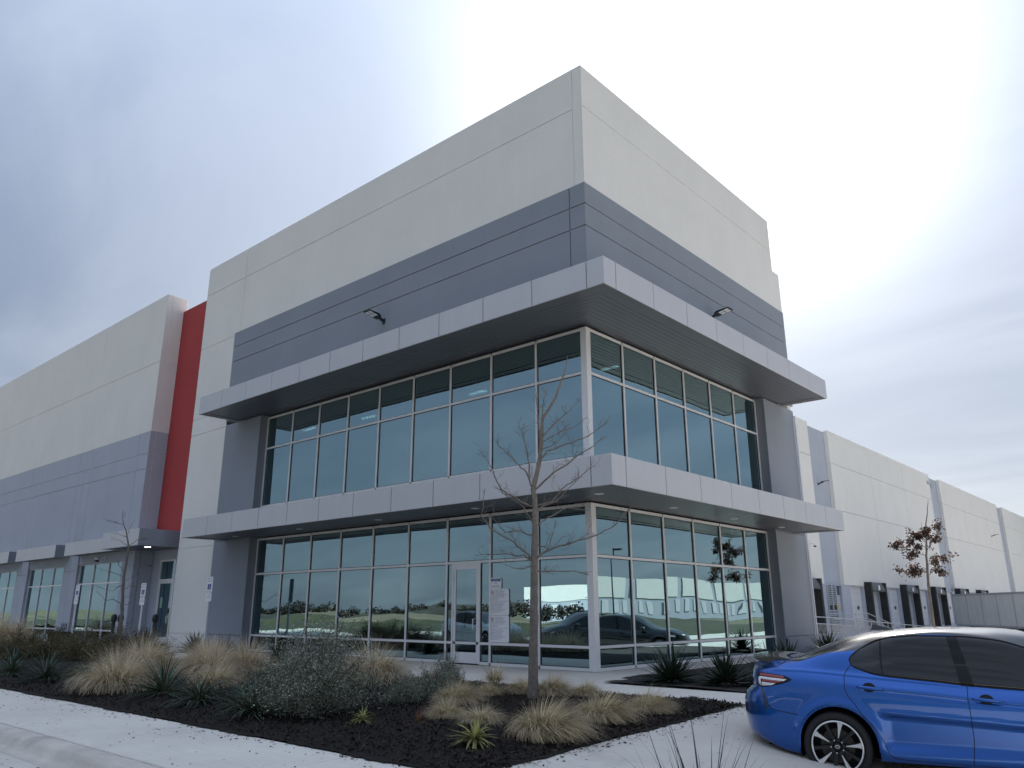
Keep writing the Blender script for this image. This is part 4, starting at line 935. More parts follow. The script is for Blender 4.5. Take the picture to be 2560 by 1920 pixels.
def put_shrub(name, meshes, x, y, label, cat, s_=(1, 1, 1), rz=0, group=None, z=None):
    t = thing(name, label, cat, (x, y, (float(bedz(x, y))-.02) if z is None else z), rz, group); t.scale = s_
    link('foliage', meshes[0], t); link('branches', meshes[1], t); return t
shA = shrub(150, .86, .86, 1.22, 30000, .023, M_sage, 4); shB = shrub(60, .55, .55, .55, 6500, .028, M_sage, 6)
put_shrub('sage_bush', shA, 1.0, -7.75, 'large grey-green twiggy sage bush beside the sidewalk', 'bush')
put_shrub('sage_bush', shB, 1.1, -6.3, 'low grey-green sage bush right of the large one', 'bush', (.62, .62, .75), 1, 'small sage bushes')
put_shrub('sage_bush', shB, 1.0, -5.6, 'second low sage bush behind, left of the green grass clump', 'bush', (.70, .70, .85), 2.2, 'small sage bushes')
put_shrub('sage_bush', shB, .1, -4.4, 'small upright sage bush beside the walk near the door', 'bush', (.55, .55, .95), 4, 'small sage bushes')
hg = shrub(120, .95, .80, 1.05, 16000, .034, M_hedge, 9)
HL = ['leftmost olive hedge shrub behind the spiky plants', 'second olive hedge shrub from the left', 'third olive hedge shrub from the left', 'fourth olive hedge shrub from the left', 'rightmost olive hedge shrub beside the blond tufts']
for i, (x, y) in enumerate(((-15.4, -6.2), (-14.4, -5.7), (-13.3, -5.35), (-12.2, -4.9), (-11.0, -4.65))): put_shrub('hedge_shrub', hg, x, y, HL[i], 'hedge', (1.0, 1, .84+.08*math.sin(i*3)), i*1.3, 'olive hedge shrubs', z=-.12)

# ------------------------------------------------------------------ trees
def perp_basis(bx_, by_):
    h = np.array([bx_-CAM.x, by_-CAM.y]); h /= np.linalg.norm(h); return np.array([h[1], -h[0], 0]), np.array([h[0], h[1], 0])
def tree(name, label, base, trunk, branches, r0, seed, twig_n=9, twig_len=.38, leaves=0, depth=.5, group=None):
    r_ = random.Random(seed); rt, dp = perp_basis(base[0], base[1]); up = np.array([0, 0, 1.0]); t = thing(name, label, 'tree', base, 0, group)
    tm = MB(); tp = [rt*u+up*v for u, v in trunk]; nn = len(tp); hmax = trunk[-1][1]
    # resample for bark irregularity
    pts = []; rad = []
    for i in range(nn-1):
        m_ = max(2, int(np.linalg.norm(tp[i+1]-tp[i])/.12))
        for k in range(m_):
            p = tp[i]+(tp[i+1]-tp[i])*k/m_; hh = p[2]/hmax; pts.append(p+np.array([r_.gauss(0, .004), r_.gauss(0, .004), 0])); rad.append((r0*(1-hh)**.85+.006)*(1+r_.gauss(0, .05))*(1.25 if p[2] < .08 else 1))
    pts.append(tp[-1]); rad.append(.003); pts[0] = pts[0]-np.array([0, 0, .12])
    tm.tube(pts, rad, 10); tm.build('trunk', M_bark, t, smooth=True, fix=False)
    cm = MB(); tips = []
    def twigs(p, d, L, lvl):
        k = 4; q = [p]; dd = d.copy()
        for i in range(k): dd = dd+np.array([r_.gauss(0, .22), r_.gauss(0, .22), r_.gauss(.06, .18)]); dd /= np.linalg.norm(dd); q.append(q[-1]+dd*L/k)
        cm.tube(q, [.0034*(1 if lvl else 1.3), .0029, .0023, .0018, .001], 4 if not lvl else 3, cap=False); tips.extend(q[1:])
        if lvl < 1:
            for i in (1, 2, 3, 4):
                if r_.random() < .75:
                    e = dd+np.array([r_.gauss(0, .8), r_.gauss(0, .8), r_.gauss(.1, .6)]); e /= np.linalg.norm(e); twigs(q[i], e, L*.42, lvl+1)
    for bi, br_ in enumerate(branches):
        L_ = sum(math.dist(br_[i], br_[i+1]) for i in range(len(br_)-1)); sg = r_.choice((-1, 1))*r_.uniform(.15, 1)*depth
        bp = []; acc = 0
        for i, (u, v) in enumerate(br_):
            if i: acc += math.dist(br_[i-1], br_[i])
            bp.append(rt*u+up*v+dp*sg*acc)
        fine_ = []; 
        for i in range(len(bp)-1):
            for k in range(4): fine_.append(bp[i]+(bp[i+1]-bp[i])*k/4+np.array([r_.gauss(0, .008) for _ in range(3)])*(1 if i+k else 0))
        fine_.append(bp[-1]); rb = max(.004, r0*.19*(min(L_, 1.5)/1.2)**.7); n_ = len(fine_)
        cm.tube(fine_, [rb*(1-i/n_)**.8+.0025 for i in range(n_)], 6, cap=False); tips.extend(fine_[2:])
        for k in range(int(twig_n*max(.5, L_))):
            i = r_.randint(max(1, n_//6), n_-1); d0 = fine_[min(i+1, n_-1)]-fine_[i-1]; d0 /= np.linalg.norm(d0)+1e-9
            e = d0*.7+np.array([r_.gauss(0, .6), r_.gauss(0, .6), r_.gauss(.15, .5)]); e /= np.linalg.norm(e); twigs(fine_[i], e, twig_len*r_.uniform(.35, 1)*(1-.4*i/n_), 0)
    # opposite side limbs for a crown that is full in depth
    cm.build('crown' if not leaves else 'branches', M_bark, t, smooth=True, fix=False)
    if leaves:
        rs_ = np.random.RandomState(seed); tips = np.array(tips); cl_ = tips[rs_.randint(len(tips), size=leaves//9)]; c = np.repeat(cl_, 9, 0)+rs_.randn(len(cl_)*9, 3)*.055; n_ = len(c)
        d = rs_.randn(n_, 3); d[:, 2] -= .5; d /= np.linalg.norm(d, axis=1)[:, None]; s_ = np.cross(d, rs_.randn(n_, 3)); s_ /= np.linalg.norm(s_, axis=1)[:, None]; L2 = (.05+.06*rs_.rand(n_))[:, None]
        v = np.stack([c, c+d*L2*.5+s_*L2*.33, c+d*L2, c+d*L2*.5-s_*L2*.33], 1).reshape(-1, 3)
        np_mesh('crown', v, np.arange(n_)[:, None]*4+np.arange(4)[None], M_leafb, t, attrs={'t': np.repeat(rs_.rand(n_), 4), 'rnd': np.repeat(rs_.rand(n_), 4)})
    return t
TR1 = [(0.03, -0.05), (.05, .6), (0.06, 1.18), (0.08, 1.98), (0.1, 2.88), (0.08, 3.18), (0.17, 3.63), (0.23, 4.05), (0.24, 4.37), (0.30, 4.46), (0.47, 4.74), (0.55, 4.97), (0.63, 5.2), (0.68, 5.47)]
BR1 = [[(0.17, 3.63), (0.31, 3.8), (0.63, 3.9), (0.99, 4.02), (1.26, 4.19)], [(0.08, 3.16), (0.4, 3.43), (0.83, 3.68), (1.21, 3.94)], [(0.08, 3.18), (-0.05, 3.49), (-0.19, 3.66), (-0.4, 3.88), (-0.56, 4.08)], [(0.02, 3.37), (-0.02, 3.8), (-0.09, 4.05), (-0.17, 4.32)], [(0.02, 2.9), (-0.26, 3.06), (-0.45, 3.16), (-0.59, 3.47), (-0.75, 3.76)], [(0.11, 2.9), (0.37, 2.99), (0.54, 3.2), (0.83, 3.39), (1.15, 3.65)], [(0.23, 4.05), (0.49, 4.32), (0.86, 4.61)], [(0.23, 3.97), (0.58, 4.17), (0.86, 4.31)], [(0.21, 3.83), (0.46, 3.95), (0.61, 4.12)], [(0.24, 4.37), (0.24, 4.54), (0.32, 4.84)], [(0.19, 3.75), (0.17, 4.19), (0.13, 4.69)],
 [(0.08, 2.08), (0.3, 2.2), (0.67, 2.31), (1.04, 2.41), (1.34, 2.56), (1.61, 2.84)], [(0.08, 2.0), (-0.05, 2.17), (-0.24, 2.32), (-0.59, 2.51), (-0.75, 2.71), (-0.69, 3.14)], [(0.09, 2.91), (-0.04, 2.93), (-0.32, 3.11), (-0.44, 3.13), (-0.53, 3.36)], [(0.13, 2.86), (0.43, 2.98), (0.82, 3.36)], [(0.07, 1.88), (0.29, 1.88), (0.66, 1.88), (1.02, 1.88)], [(0.05, 2.03), (-0.1, 2.12), (-0.37, 2.17), (-0.91, 2.16)], [(0.15, 2.61), (0.31, 2.73), (0.63, 2.9), (0.98, 2.87)], [(0.08, 2.32), (0.3, 2.24), (0.45, 2.71)], [(0.09, 2.61), (-0.09, 2.86), (-0.29, 3.03)], [(0.08, 1.98), (-0.12, 1.91), (-0.37, 1.98)], [(0.08, 2.41), (-0.14, 2.51), (-0.39, 2.49), (-0.62, 2.76)]]
tree('bare_tree', 'slender bare elm in the mulch bed before the glazed corner', (2.1, -4.62, float(bedz(2.1, -4.62))), TR1, BR1, .075, 7, 12, .36)
TR2 = [(0.01, 0.0), (-0.04, 1.22), (-0.13, 2.34), (-0.09, 3.39), (-0.25, 4.0), (-0.35, 4.18), (-0.42, 4.47), (-0.42, 4.67)]
BR2 = [[(-0.35, 4.18), (-0.58, 4.24), (-0.8, 4.3), (-1.03, 4.42)], [(-0.42, 4.43), (-0.32, 4.49), (-0.41, 4.65)], [(-0.2, 3.86), (-0.13, 4.11), (-0.09, 4.23)], [(-0.17, 3.75), (-0.43, 3.85), (-0.72, 3.91)], [(-0.13, 3.46), (-0.4, 3.63), (-0.67, 3.67)], [(-0.11, 3.42), (0.16, 3.69), (0.49, 3.73), (0.72, 3.82)], [(-0.14, 2.42), (-0.39, 2.51), (-0.69, 2.61), (-0.95, 2.68)], [(-0.11, 2.18), (-0.43, 1.93), (-0.95, 2.12)], [(-0.13, 1.55), (-0.4, 1.67), (-0.56, 1.62), (-0.88, 1.92)], [(-0.08, 1.98), (0.14, 2.11), (0.46, 2.06)], [(-0.03, 2.29), (0.19, 2.45), (0.33, 2.53)], [(-0.08, 1.72), (0.13, 1.75)], [(-0.07, 1.5), (0.16, 1.52)], [(-0.13, 2.54), (-0.33, 2.8), (-0.4, 2.95)]]
tree('bare_tree', 'thin bare elm beside the recessed entry on the left', (-17.9, -2.4, -.05), TR2, BR2, .07, 17, 6, .3)
TR3 = [(0, 0), (.01, 1.22), (.04, 2.22), (.10, 2.98), (.21, 3.94), (.30, 4.3), (.38, 4.72)]
BR3 = [[(0.05, 2.51), (-0.28, 2.61), (-0.64, 2.52)], [(0.1, 2.98), (-0.3, 3.09), (-0.7, 3.29)], [(0.14, 3.36), (-0.14, 3.66), (-0.35, 3.91)], [(0.08, 2.69), (0.45, 2.88), (0.81, 2.84)], [(0.11, 3.07), (0.32, 3.45), (0.52, 3.64), (0.57, 3.9)], [(0.17, 3.55), (0.08, 3.8), (0.10, 4.0)], [(0.06, 2.36), (0.29, 2.6), (0.6, 2.4)], [(0.07, 2.6), (-0.26, 2.37), (-0.48, 2.42)], [(0.13, 3.22), (-0.18, 3.32), (-0.52, 3.48)]]
tree('oak_tree', 'young oak holding brown dead leaves in front of the dock wall', (3.4, 13.0, Gf(3.4, 13.0)-.03), TR3, BR3, .055, 27, 5, .3, leaves=2500, depth=.6)
# ------------------------------------------------------------------ boulders, entry oddments
def boulder(label, x, y, r, seed, m):
    import bmesh
    bm = bmesh.new(); bmesh.ops.create_icosphere(bm, subdivisions=3, radius=1); r_ = random.Random(seed); ph = [r_.random()*6 for _ in range(6)]
    for v in bm.verts:
        c = v.co; k = 1+.10*math.sin(3*c.x+ph[0])*math.sin(2.5*c.y+ph[1])+.07*math.sin(5*c.z+ph[2])+.04*math.sin(8*c.x+6*c.y+ph[3]); v.co = Vector((c.x*k*r, c.y*k*r*.9, max(c.z, -.35)*k*r*.85))
    me = bpy.data.meshes.new('boulder'); bm.to_mesh(me); bm.free(); me.polygons.foreach_set('use_smooth', [True]*len(me.polygons)); me.materials.append(m)
    o = link('boulder', me); o.location = (x, y, -.05+r*.28); tag(o, label, 'boulder')
M_bould = mat('dark_blue_stone', (.022, .027, .045), .8, var=.3, vscale=6, bump=.02, bscale=9)
boulder('dark rounded boulder left of the thin bare elm trunk', -19.6, -1.9, .46, 1, M_bould); boulder('dark rounded boulder right of the thin bare elm trunk', -19.2, -1.1, .46, 2, M_bould)
for x, y, lab in ((-22.2, -.9, 'dark bollard with rounded cap at the wing window corner'), (-21.6, -.9, 'dark bollard with rounded cap right of the bare elm trunk'), (-20.0, -.3, 'dark bollard with rounded cap beside the middle parking sign')):
    t = thing('bollard', lab, 'bollard', (x, y, -.03), 0, 'dark bollards by the entry')
    MB().lathe([(.0, 0), (.12, 0), (.12, .03), (.07, .05), (.065, .85)], 16).build('post', M_black, t, smooth=True); MB().lathe([(.065, .85), (.10, .88), (.115, .98), (.10, 1.09), (.05, 1.14), (0, 1.15)], 16).build('cap', M_black, t, smooth=True)
t = thing('bench', 'low curved metal bench arm showing above the hedge', 'bench', (-26.5, -.9, -.03), 0)
bm_ = MB()
for k in range(4): bm_.tube([(-.9+k*.18, 0, .75), (-.85+k*.18, -.03, .55), (-.9+k*.18, -.12, .42)], .018, 6)
bm_.build('back_slats', M_black, t); MB().tube([(-1.2, 0, .80), (0, 0, .80), (.2, 0, .86), (.5, 0, .86)], .02, 8).build('top_rail', M_galv, t); MB().box(-1.0, .4, -.5, -.08, .40, .44).build('seat', M_black, t)
for x in (-.9, .3): MB().box(x-.03, x+.03, -.48, -.02, 0, .40).build('leg', M_black, t)
boulder('small white rounded stone at the end of the hedge', -17.5, -2.9, .12, 5, mat('white_stone', (.6, .6, .6), .8, var=.1))

# ------------------------------------------------------------------ dock ramp railings
def railing(label, pts, group='dock ramp railings', pick=.14):
    t = thing('railing', label, 'railing', (pts[0][0], pts[0][1], 0), 0, group); o0 = Vector((pts[0][0], pts[0][1], 0)); P_ = [Vector(p)-o0 for p in pts]
    for dz_ in (0, -.28): MB().tube([p+Vector((0, 0, dz_)) for p in P_], .024, 6).build('rail', M_galv, t, smooth=True)
    MB().tube([p+Vector((0, 0, -.95)) for p in P_], .02, 6).build('rail', M_galv, t, smooth=True)
    for a, b in zip(P_[:-1], P_[1:]):
        L_ = (b-a).length; nP = max(1, round(L_/1.8))
        for k in range(nP+1): q = a+(b-a)*k/nP; MB().tube([q, q+Vector((0, 0, -1.1))], .024, 6).build('post', M_galv, t)
        bal = MB(); n_ = int(L_/pick)
        for k in range(1, n_): q = a+(b-a)*k/n_; bal.tube([q+Vector((0, 0, -.28)), q+Vector((0, 0, -.95))], .009, 4, cap=False)
        o = bal.build('balusters', M_galv, t); o['kind'] = 'stuff'
railing('long sloping metal ramp railing nearest, above the car roof', [(-3, 18.5, .99), (-3, 22.0, .88), (-3, 38.0, .21)])
railing('level metal landing railing with stair slope behind the ramp railing', [(-4.6, 26.2, 1.02), (-4.6, 32.0, 1.02), (-4.6, 38.5, -.02)])
tag(MB().prism([(17.5, -1.6), (17.5, -.12), (22, -.22), (38.0, -.89), (38, -1.6)], -7.4, -2.9, 'yz').build('dock_ramp', M_conc2), kind='structure')

# ------------------------------------------------------------------ trailer
t = thing('box_trailer', 'grey box trailer with ribbed side panels parked behind the blue car roof', 'trailer', (-5.45, 54.6, 0), math.atan2(-8.0, 6.05))
M_trl = mat('trailer_panel', (.56, .575, .58), .5, metal=.2, var=.06, vscale=1.5, streak=.12); M_trl2 = mat('trailer_end', (.50, .53, .58), .5, var=.04)
gz = Gf(-2, 50); LB, ZB, ZT = 15.0, -.02, 2.30
for k in range(7): MB().box(.05+k*2.13, .05+k*2.13+2.10, -.02, .03, ZB+.12, ZT-.12).build('side_panel', M_trl, t)
for k in range(8): MB().box(k*2.13, .06+k*2.13, -.035, .03, ZB+.1, ZT-.1).build('side_post', M_galv, t)
MB().box(0, LB, -.04, .04, ZT-.13, ZT).build('top_rail', M_galv, t); MB().box(0, LB, -.045, .045, ZB, ZB+.13).build('bottom_rail', M_galv, t)
MB().box(.04, LB-.02, .03, 2.5, ZB+.02, ZT-.02).build('box_body', M_trl2, t); MB().box(-.03, .04, .0, 2.52, ZB, ZT).build('end_wall', M_trl2, t)
MB().box(.5, LB-.5, .7, 1.8, ZB-.25, ZB).build('chassis', M_black, t)
for x in (11.2, 12.5, 2.0):
    for y in (.12, 2.1): 
        wl = MB().lathe([(0, 0), (.30, 0), (.48, .02), (.5, .06), (.5, .22), (.48, .26), (0, .26)], 24, (x, y, gz+.5), 'y'); wl.build('wheel', M_black, t, smooth=True)
#@@PART3@@
# ------------------------------------------------------------------ sedan
def pchip(x, y, q):
    x = np.asarray(x, float); y = np.asarray(y, float); h = np.diff(x); d = np.diff(y)/h; m = np.zeros(len(x))
    for i in range(1, len(x)-1):
        if d[i-1]*d[i] > 0: w1 = 2*h[i]+h[i-1]; w2 = h[i]+2*h[i-1]; m[i] = (w1+w2)/(w1/d[i-1]+w2/d[i])
    m[0] = d[0]; m[-1] = d[-1]; q = np.clip(q, x[0], x[-1]); i = np.clip(np.searchsorted(x, q)-1, 0, len(x)-2); t = (q-x[i])/h[i]
    return (2*t**3-3*t**2+1)*y[i]+(t**3-2*t**2+t)*h[i]*m[i]+(-2*t**3+3*t**2)*y[i+1]+(t**3-t**2)*h[i]*m[i+1]
T = {
 'w': ([.08, .10, .14, .20, .30, .45, .60, .80, 1.08, 2.0, 3.4, 4.1, 4.45, 4.65, 4.78, 4.86, 4.88], [.30, .42, .55, .665, .765, .845, .885, .91, .92, .92, .92, .90, .85, .76, .62, .45, .35]),
 'zb': ([.08, .2, .45, .7, 1.5, 3.4, 4.3, 4.7, 4.88], [.42, .38, .29, .24, .22, .22, .22, .24, .32]),
 'hc': ([.08, .7, 1.2, 1.6, 2.31, 2.78, 3.6, 4.4, 4.88], [.90, .92, .905, .893, .842, .807, .78, .70, .58]),
 'belt': ([.08, .3, .7, 1.0, 1.21, 1.55, 2.07, 2.33, 2.8, 3.5, 3.9, 4.4, 4.7, 4.88], [1.035, 1.058, 1.066, 1.052, 1.036, 1.012, .975, .952, .925, .91, .905, .84, .76, .66]),
 'bk': ([.08, .5, .70, 1.1, 1.45, 1.6, 1.75, 2.1, 2.6, 2.9, 3.3, 3.7, 4.1, 4.88], [1.085, 1.12, 1.14, 1.245, 1.285, 1.36, 1.41, 1.44, 1.405, 1.33, 1.15, .97, .92, .69]),
 'lbk': ([.08, .5, .7, 1.1, 1.45, 1.75, 2.1, 2.6, 2.9, 3.3, 3.7, 4.1, 4.6, 4.88], [.27, .70, .74, .735, .72, .70, .685, .68, .68, .73, .78, .78, .60, .3]),
 'rail': ([.08, .5, .7, 1.0, 1.285, 1.435, 1.73, 2.14, 2.59, 2.89, 3.3, 3.7, 4.1, 4.88], [1.13, 1.155, 1.165, 1.235, 1.315, 1.345, 1.435, 1.465, 1.43, 1.36, 1.19, 1.00, .945, .695]),
 'lr': ([.08, .3, .7, 1.0, 1.3, 1.6, 2.1, 2.6, 3.0, 3.4, 3.8, 4.3, 4.88], [.24, .58, .64, .63, .64, .65, .65, .645, .645, .68, .72, .68, .25]),
 'zt': ([.08, .3, .5, .7, 1.0, 1.285, 1.6, 1.8, 2.14, 2.6, 2.9, 3.2, 3.5, 3.75, 3.9, 4.3, 4.7, 4.88], [1.145, 1.16, 1.172, 1.182, 1.298, 1.40, 1.458, 1.476, 1.50, 1.50, 1.483, 1.36, 1.18, 1.045, 1.0, .93, .82, .70]),
}
def car_grid():
    S = np.concatenate([np.linspace(.08, .3, 26)[:-1], np.arange(.3, 3.0, .0135), np.linspace(3.0, 4.6, 60)[:-1], np.linspace(4.6, 4.88, 26)])
    q = {k: pchip(*v, S) for k, v in T.items()}; w_ = q['w']; z = np.zeros_like(S)
    keys = [(np.maximum(w_-.22, .05), q['zb']-.01), (w_-.05, q['zb']), (w_-.014, q['zb']+.10), (w_, .60+z), (w_-.002, .76+z), (w_-.012, q['hc']), (w_-.05, q['belt']-.045), (np.maximum(w_-.082, .05), q['belt']),
            (np.minimum(q['lbk'], w_-.03), q['bk']), (np.minimum(q['lr'], w_-.05), q['rail']), (q['lr']*.80, q['rail']+(q['zt']-q['rail'])*.62), (q['lr']*.45, q['rail']+(q['zt']-q['rail'])*.93), (0*S, q['zt'])]
    # keep heights increasing near the blunt ends
    for i in range(4, len(keys)): keys[i] = (keys[i][0], np.maximum(keys[i][1], keys[i-1][1]+.004))
    nsub = [3, 5, 16, 8, 8, 9, 6, 12, 6, 6, 6, 6]
    kk = np.concatenate([i+np.arange(n)/n for i, n in enumerate(nsub)]+[[len(nsub)]])
    KL = np.stack([k[0] for k in keys], 1); KZ = np.stack([k[1] for k in keys], 1); xi = np.arange(len(keys))
    Lm = np.stack([pchip(xi, KL[i], kk) for i in range(len(S))]); Zm = np.stack([pchip(xi, KZ[i], kk) for i in range(len(S))])
    Sm = np.repeat(S[:, None], len(kk), 1)
    side = kk < 7.5
    # flare around the wheel arches, scalloped door, handle crease
    for cs in (1.10, 3.91):
        rr = np.hypot(Sm-cs, Zm-.345); Lm += side*.020*np.exp(-((rr-.41)/.045)**2)*sstep(.2, .35, Zm)
    zc = .682-.05*(Sm-1.55)
    sc_ = sstep(0, .055, zc-Zm)*sstep(1.47, 1.62, Sm)*(1-sstep(3.1, 3.5, Sm))*sstep(.27, .42, Zm)*(1-.55*sstep(1.6, 3.2, Sm)); Lm -= side*.050*sc_
    hcl = pchip(*T['hc'], Sm); Lm += side*.007*sstep(-.012, .012, Zm-hcl)*sstep(1.2, 1.5, Sm)*(1-sstep(3.5, 3.9, Sm))
    Lm += side*.009*np.exp(-((Zm-zc-.004)/.013)**2)*sstep(1.50, 1.60, Sm)*(1-sstep(3.1, 3.4, Sm))
    bl = pchip(*T['belt'], Sm); Lm += (Zm < bl+.05)*.010*np.exp(-((Zm-bl)/.014)**2)*sstep(.40, .55, Sm)*(1-sstep(1.9, 2.6, Sm))
    Lm -= side*.007*np.exp(-((Zm-hcl+.012)/.009)**2)*sstep(1.55, 1.7, Sm)*(1-sstep(3.3, 3.6, Sm))
    # rear face leans: higher parts sit further forward
    off = np.interp(Zm, [.25, .33, .40, .47, .60, .71, .80, .87, .956, 1.03, 1.09, 1.13, 1.2], [.08, .06, .02, .012, .0, .0, .03, .115, .10, .115, .15, .13, .12])
    fall = np.clip(1-(Sm-.08)/.55, 0, 1)**1.3; Sm = Sm+off*fall
    off2 = np.interp(Zm, [.2, .4, .55, .75, .95], [.10, .0, .0, .10, .35]); Sm = Sm-off2*np.clip(1-(4.88-Sm)/.6, 0, 1)**1.5
    return S, kk, Sm, Lm, Zm
def arch_snap(Sm, Lm, Zm, side, cs, cz, R):
    d = np.hypot(Sm-cs, Zm-cz); near = side & (np.abs(d-R) < .011) & (Zm < .8)
    k = np.where(near, R/np.maximum(d, 1e-6), 1); return np.where(near, cs+(Sm-cs)*k, Sm), np.where(near, cz+(Zm-cz)*k, Zm)
def flake_paint(name, c, rough=.22, flake=True):
    m = bpy.data.materials.new(name); m.use_nodes = True; t = m.node_tree; b = t.nodes['Principled BSDF']
    b.inputs['Base Color'].default_value = (*c, 1); b.inputs['Metallic'].default_value = .8 if flake else 0; b.inputs['Roughness'].default_value = .28 if flake else .3
    b.inputs['Coat Weight'].default_value = 1.0; b.inputs['Coat Roughness'].default_value = .03; b.inputs['Specular IOR Level'].default_value = .5
    if flake:
        tcn = N(t, 'ShaderNodeTexCoord'); v = N(t, 'ShaderNodeTexNoise', i_Scale=900.0, i_Detail=1.0); LK(t, tcn.outputs['Object'], v.inputs[0])
        mr = N(t, 'ShaderNodeMapRange', i_1=.3, i_2=.7, i_3=.75, i_4=1.3); LK(t, v.outputs[0], mr.inputs[0]); vm = N(t, 'ShaderNodeVectorMath', operation='SCALE'); vm.inputs[0].default_value = c; LK(t, mr.outputs[0], vm.inputs['Scale']); LK(t, vm.outputs[0], b.inputs['Base Color'])
        d = N(t, 'ShaderNodeTexNoise', i_Scale=3.0, i_Detail=4.0); LK(t, tcn.outputs['Object'], d.inputs[0]); mr2 = N(t, 'ShaderNodeMapRange', i_1=.3, i_2=.8, i_3=.02, i_4=.07); LK(t, d.outputs[0], mr2.inputs[0]); LK(t, mr2.outputs[0], b.inputs['Coat Roughness'])
    return m
M_bluep = flake_paint('blue_metallic_paint', (.002, .082, .36)); M_blackp = flake_paint('black_gloss_paint', (.012, .013, .015), flake=False); M_darkp = flake_paint('charcoal_paint', (.02, .022, .026))
M_whitep = flake_paint('white_car_paint', (.7, .7, .7), flake=False)
M_cg = mat('tinted_car_window', (.010, .012, .014), .04, spec=.6); M_tyre = mat('tyre_rubber', (.013, .013, .014), .75, var=.15, vscale=10); M_rimk = mat('rim_black', (.006, .006, .007), .4); M_rims = mat('machined_alloy', (.72, .72, .73), .28, metal=.85)
M_redl2 = mat('tail_lamp_red', (.24, .006, .012), .08, spec=.7, coat=.6); M_clr = mat('tail_lamp_clear', (.72, .73, .76), .12, spec=.7, coat=.8); M_seam = mat('panel_gap', (.003, .003, .006), .8); M_under = mat('underbody_block', (.006, .006, .006), .9); M_disc = mat('brake_disc', (.06, .055, .05), .5, metal=.6)
M_cg2 = mat('pillar_black', (.006, .007, .009), .35, spec=.3)
M_chrome = mat('chrome', (.75, .75, .77), .08, metal=1)
def make_car(label, loc, rz, paint, roof, group=None):
    root = thing('sedan_car', label, 'car', loc, rz, group)
    S, kk, Sm, Lm, Zm = car_grid(); side = np.repeat((kk < 6.5)[None, :], len(S), 0)
    for cs in (1.10, 3.91): Sm, Zm = arch_snap(Sm, Lm, Zm, side, cs, .345, .388)
    Lo = Lm.copy(); ulo = np.interp(Sm, [1.28, 1.30, 1.40, 1.554, 2.07, 2.33, 2.8, 3.46], [1.17, 1.13, 1.08, 1.036, .994, .969, .944, .93]); uup = np.interp(Sm, [1.28, 1.305, 1.413, 1.59, 1.76, 1.935, 2.3, 2.644, 2.88, 3.2, 3.46], [1.17, 1.215, 1.297, 1.382, 1.412, 1.426, 1.424, 1.395, 1.33, 1.15, .94])
    Lm = Lm-.03*sstep(.008, .03, np.minimum(Zm-ulo, uup-Zm))*((Sm > 1.28) & (Sm < 3.46))
    nS, nV = Sm.shape; I, J = np.meshgrid(np.arange(nS-1), np.arange(nV-1), indexing='ij')
    cs_ = (Sm[:-1, :-1]+Sm[1:, 1:])/2; cz_ = (Zm[:-1, :-1]+Zm[1:, 1:])/2; kj = np.repeat(((kk[:-1]+kk[1:])/2)[None], nS-1, 0)
    hole = np.zeros_like(cs_, bool)
    for c in (1.10, 3.91): hole |= (np.hypot(cs_-c, cz_-.345) < .388) & (kj < 6.5)
    blackm = (kj > 8) & (cs_ > .70) & (cs_ < 3.78)
    def to_v(sgn): return np.stack([Sm-1.08, sgn*-Lm, Zm], -1).reshape(-1, 3)
    V = np.concatenate([to_v(1), to_v(-1)]); n0 = nS*nV
    q = np.stack([I*nV+J, (I+1)*nV+J, (I+1)*nV+J+1, I*nV+J+1], -1); ok = ~hole
    f1 = q[ok]; f2 = (q[ok]+n0)[:, ::-1]; mi = blackm[ok].astype(int)
    # blunt ends: fan rows to the centre plane
    ends = []; extra = []; b = 2*n0
    for ci, in ((0,), (nS-1,)):
        rowR = np.arange(nV)+ci*nV; rowL = rowR+n0
        ends.append(np.stack([rowR[:-1], rowR[1:], rowL[1:], rowL[:-1]], -1) if ci == 0 else np.stack([rowR[:-1], rowL[:-1], rowL[1:], rowR[1:]], -1))
    F = np.concatenate([f1, f2]+ends); MI = np.concatenate([mi, mi, np.zeros(2*(nV-1), int)])
    body = np_mesh('body', V, F, [paint, roof], root, smooth=True, mi=MI)
    # surface lookup for trim on the flank
    sel = np.repeat((kk < 9.2)[None], nS, 0).ravel(); fs_, fz_, fl_ = Sm.ravel()[sel], Zm.ravel()[sel], Lo.ravel()[sel]
    def surf(s, z):
        s = np.atleast_1d(np.asarray(s, float)).ravel(); z = np.atleast_1d(np.asarray(z, float)).ravel(); out = np.zeros(len(s))
        for i in range(len(s)):
            m_ = np.nonzero(np.abs(fs_-s[i]) < .04)[0]; d = (fs_[m_]-s[i])**2+(fz_[m_]-z[i])**2; k = np.argpartition(d, 5)[:5]; w_ = 1/(d[k]+1e-6); out[i] = (fl_[m_][k]*w_).sum()/w_.sum()
        return out
    def dense(pl, n): 
        pl = np.array(pl, float); d = np.r_[0, np.cumsum(np.hypot(*np.diff(pl, axis=0).T))]; t_ = np.linspace(0, d[-1], n); return pchip(d, pl[:, 0], t_) if len(pl) > 2 else np.interp(t_, d, pl[:, 0]), pchip(d, pl[:, 1], t_) if len(pl) > 2 else np.interp(t_, d, pl[:, 1])
    def both(name, fn, m, parent, smooth=True):
        for sg in (1, -1):
            v, f = fn(sg); np_mesh(name, v, f if sg == 1 else np.asarray(f)[:, ::-1], m, parent, smooth=smooth)
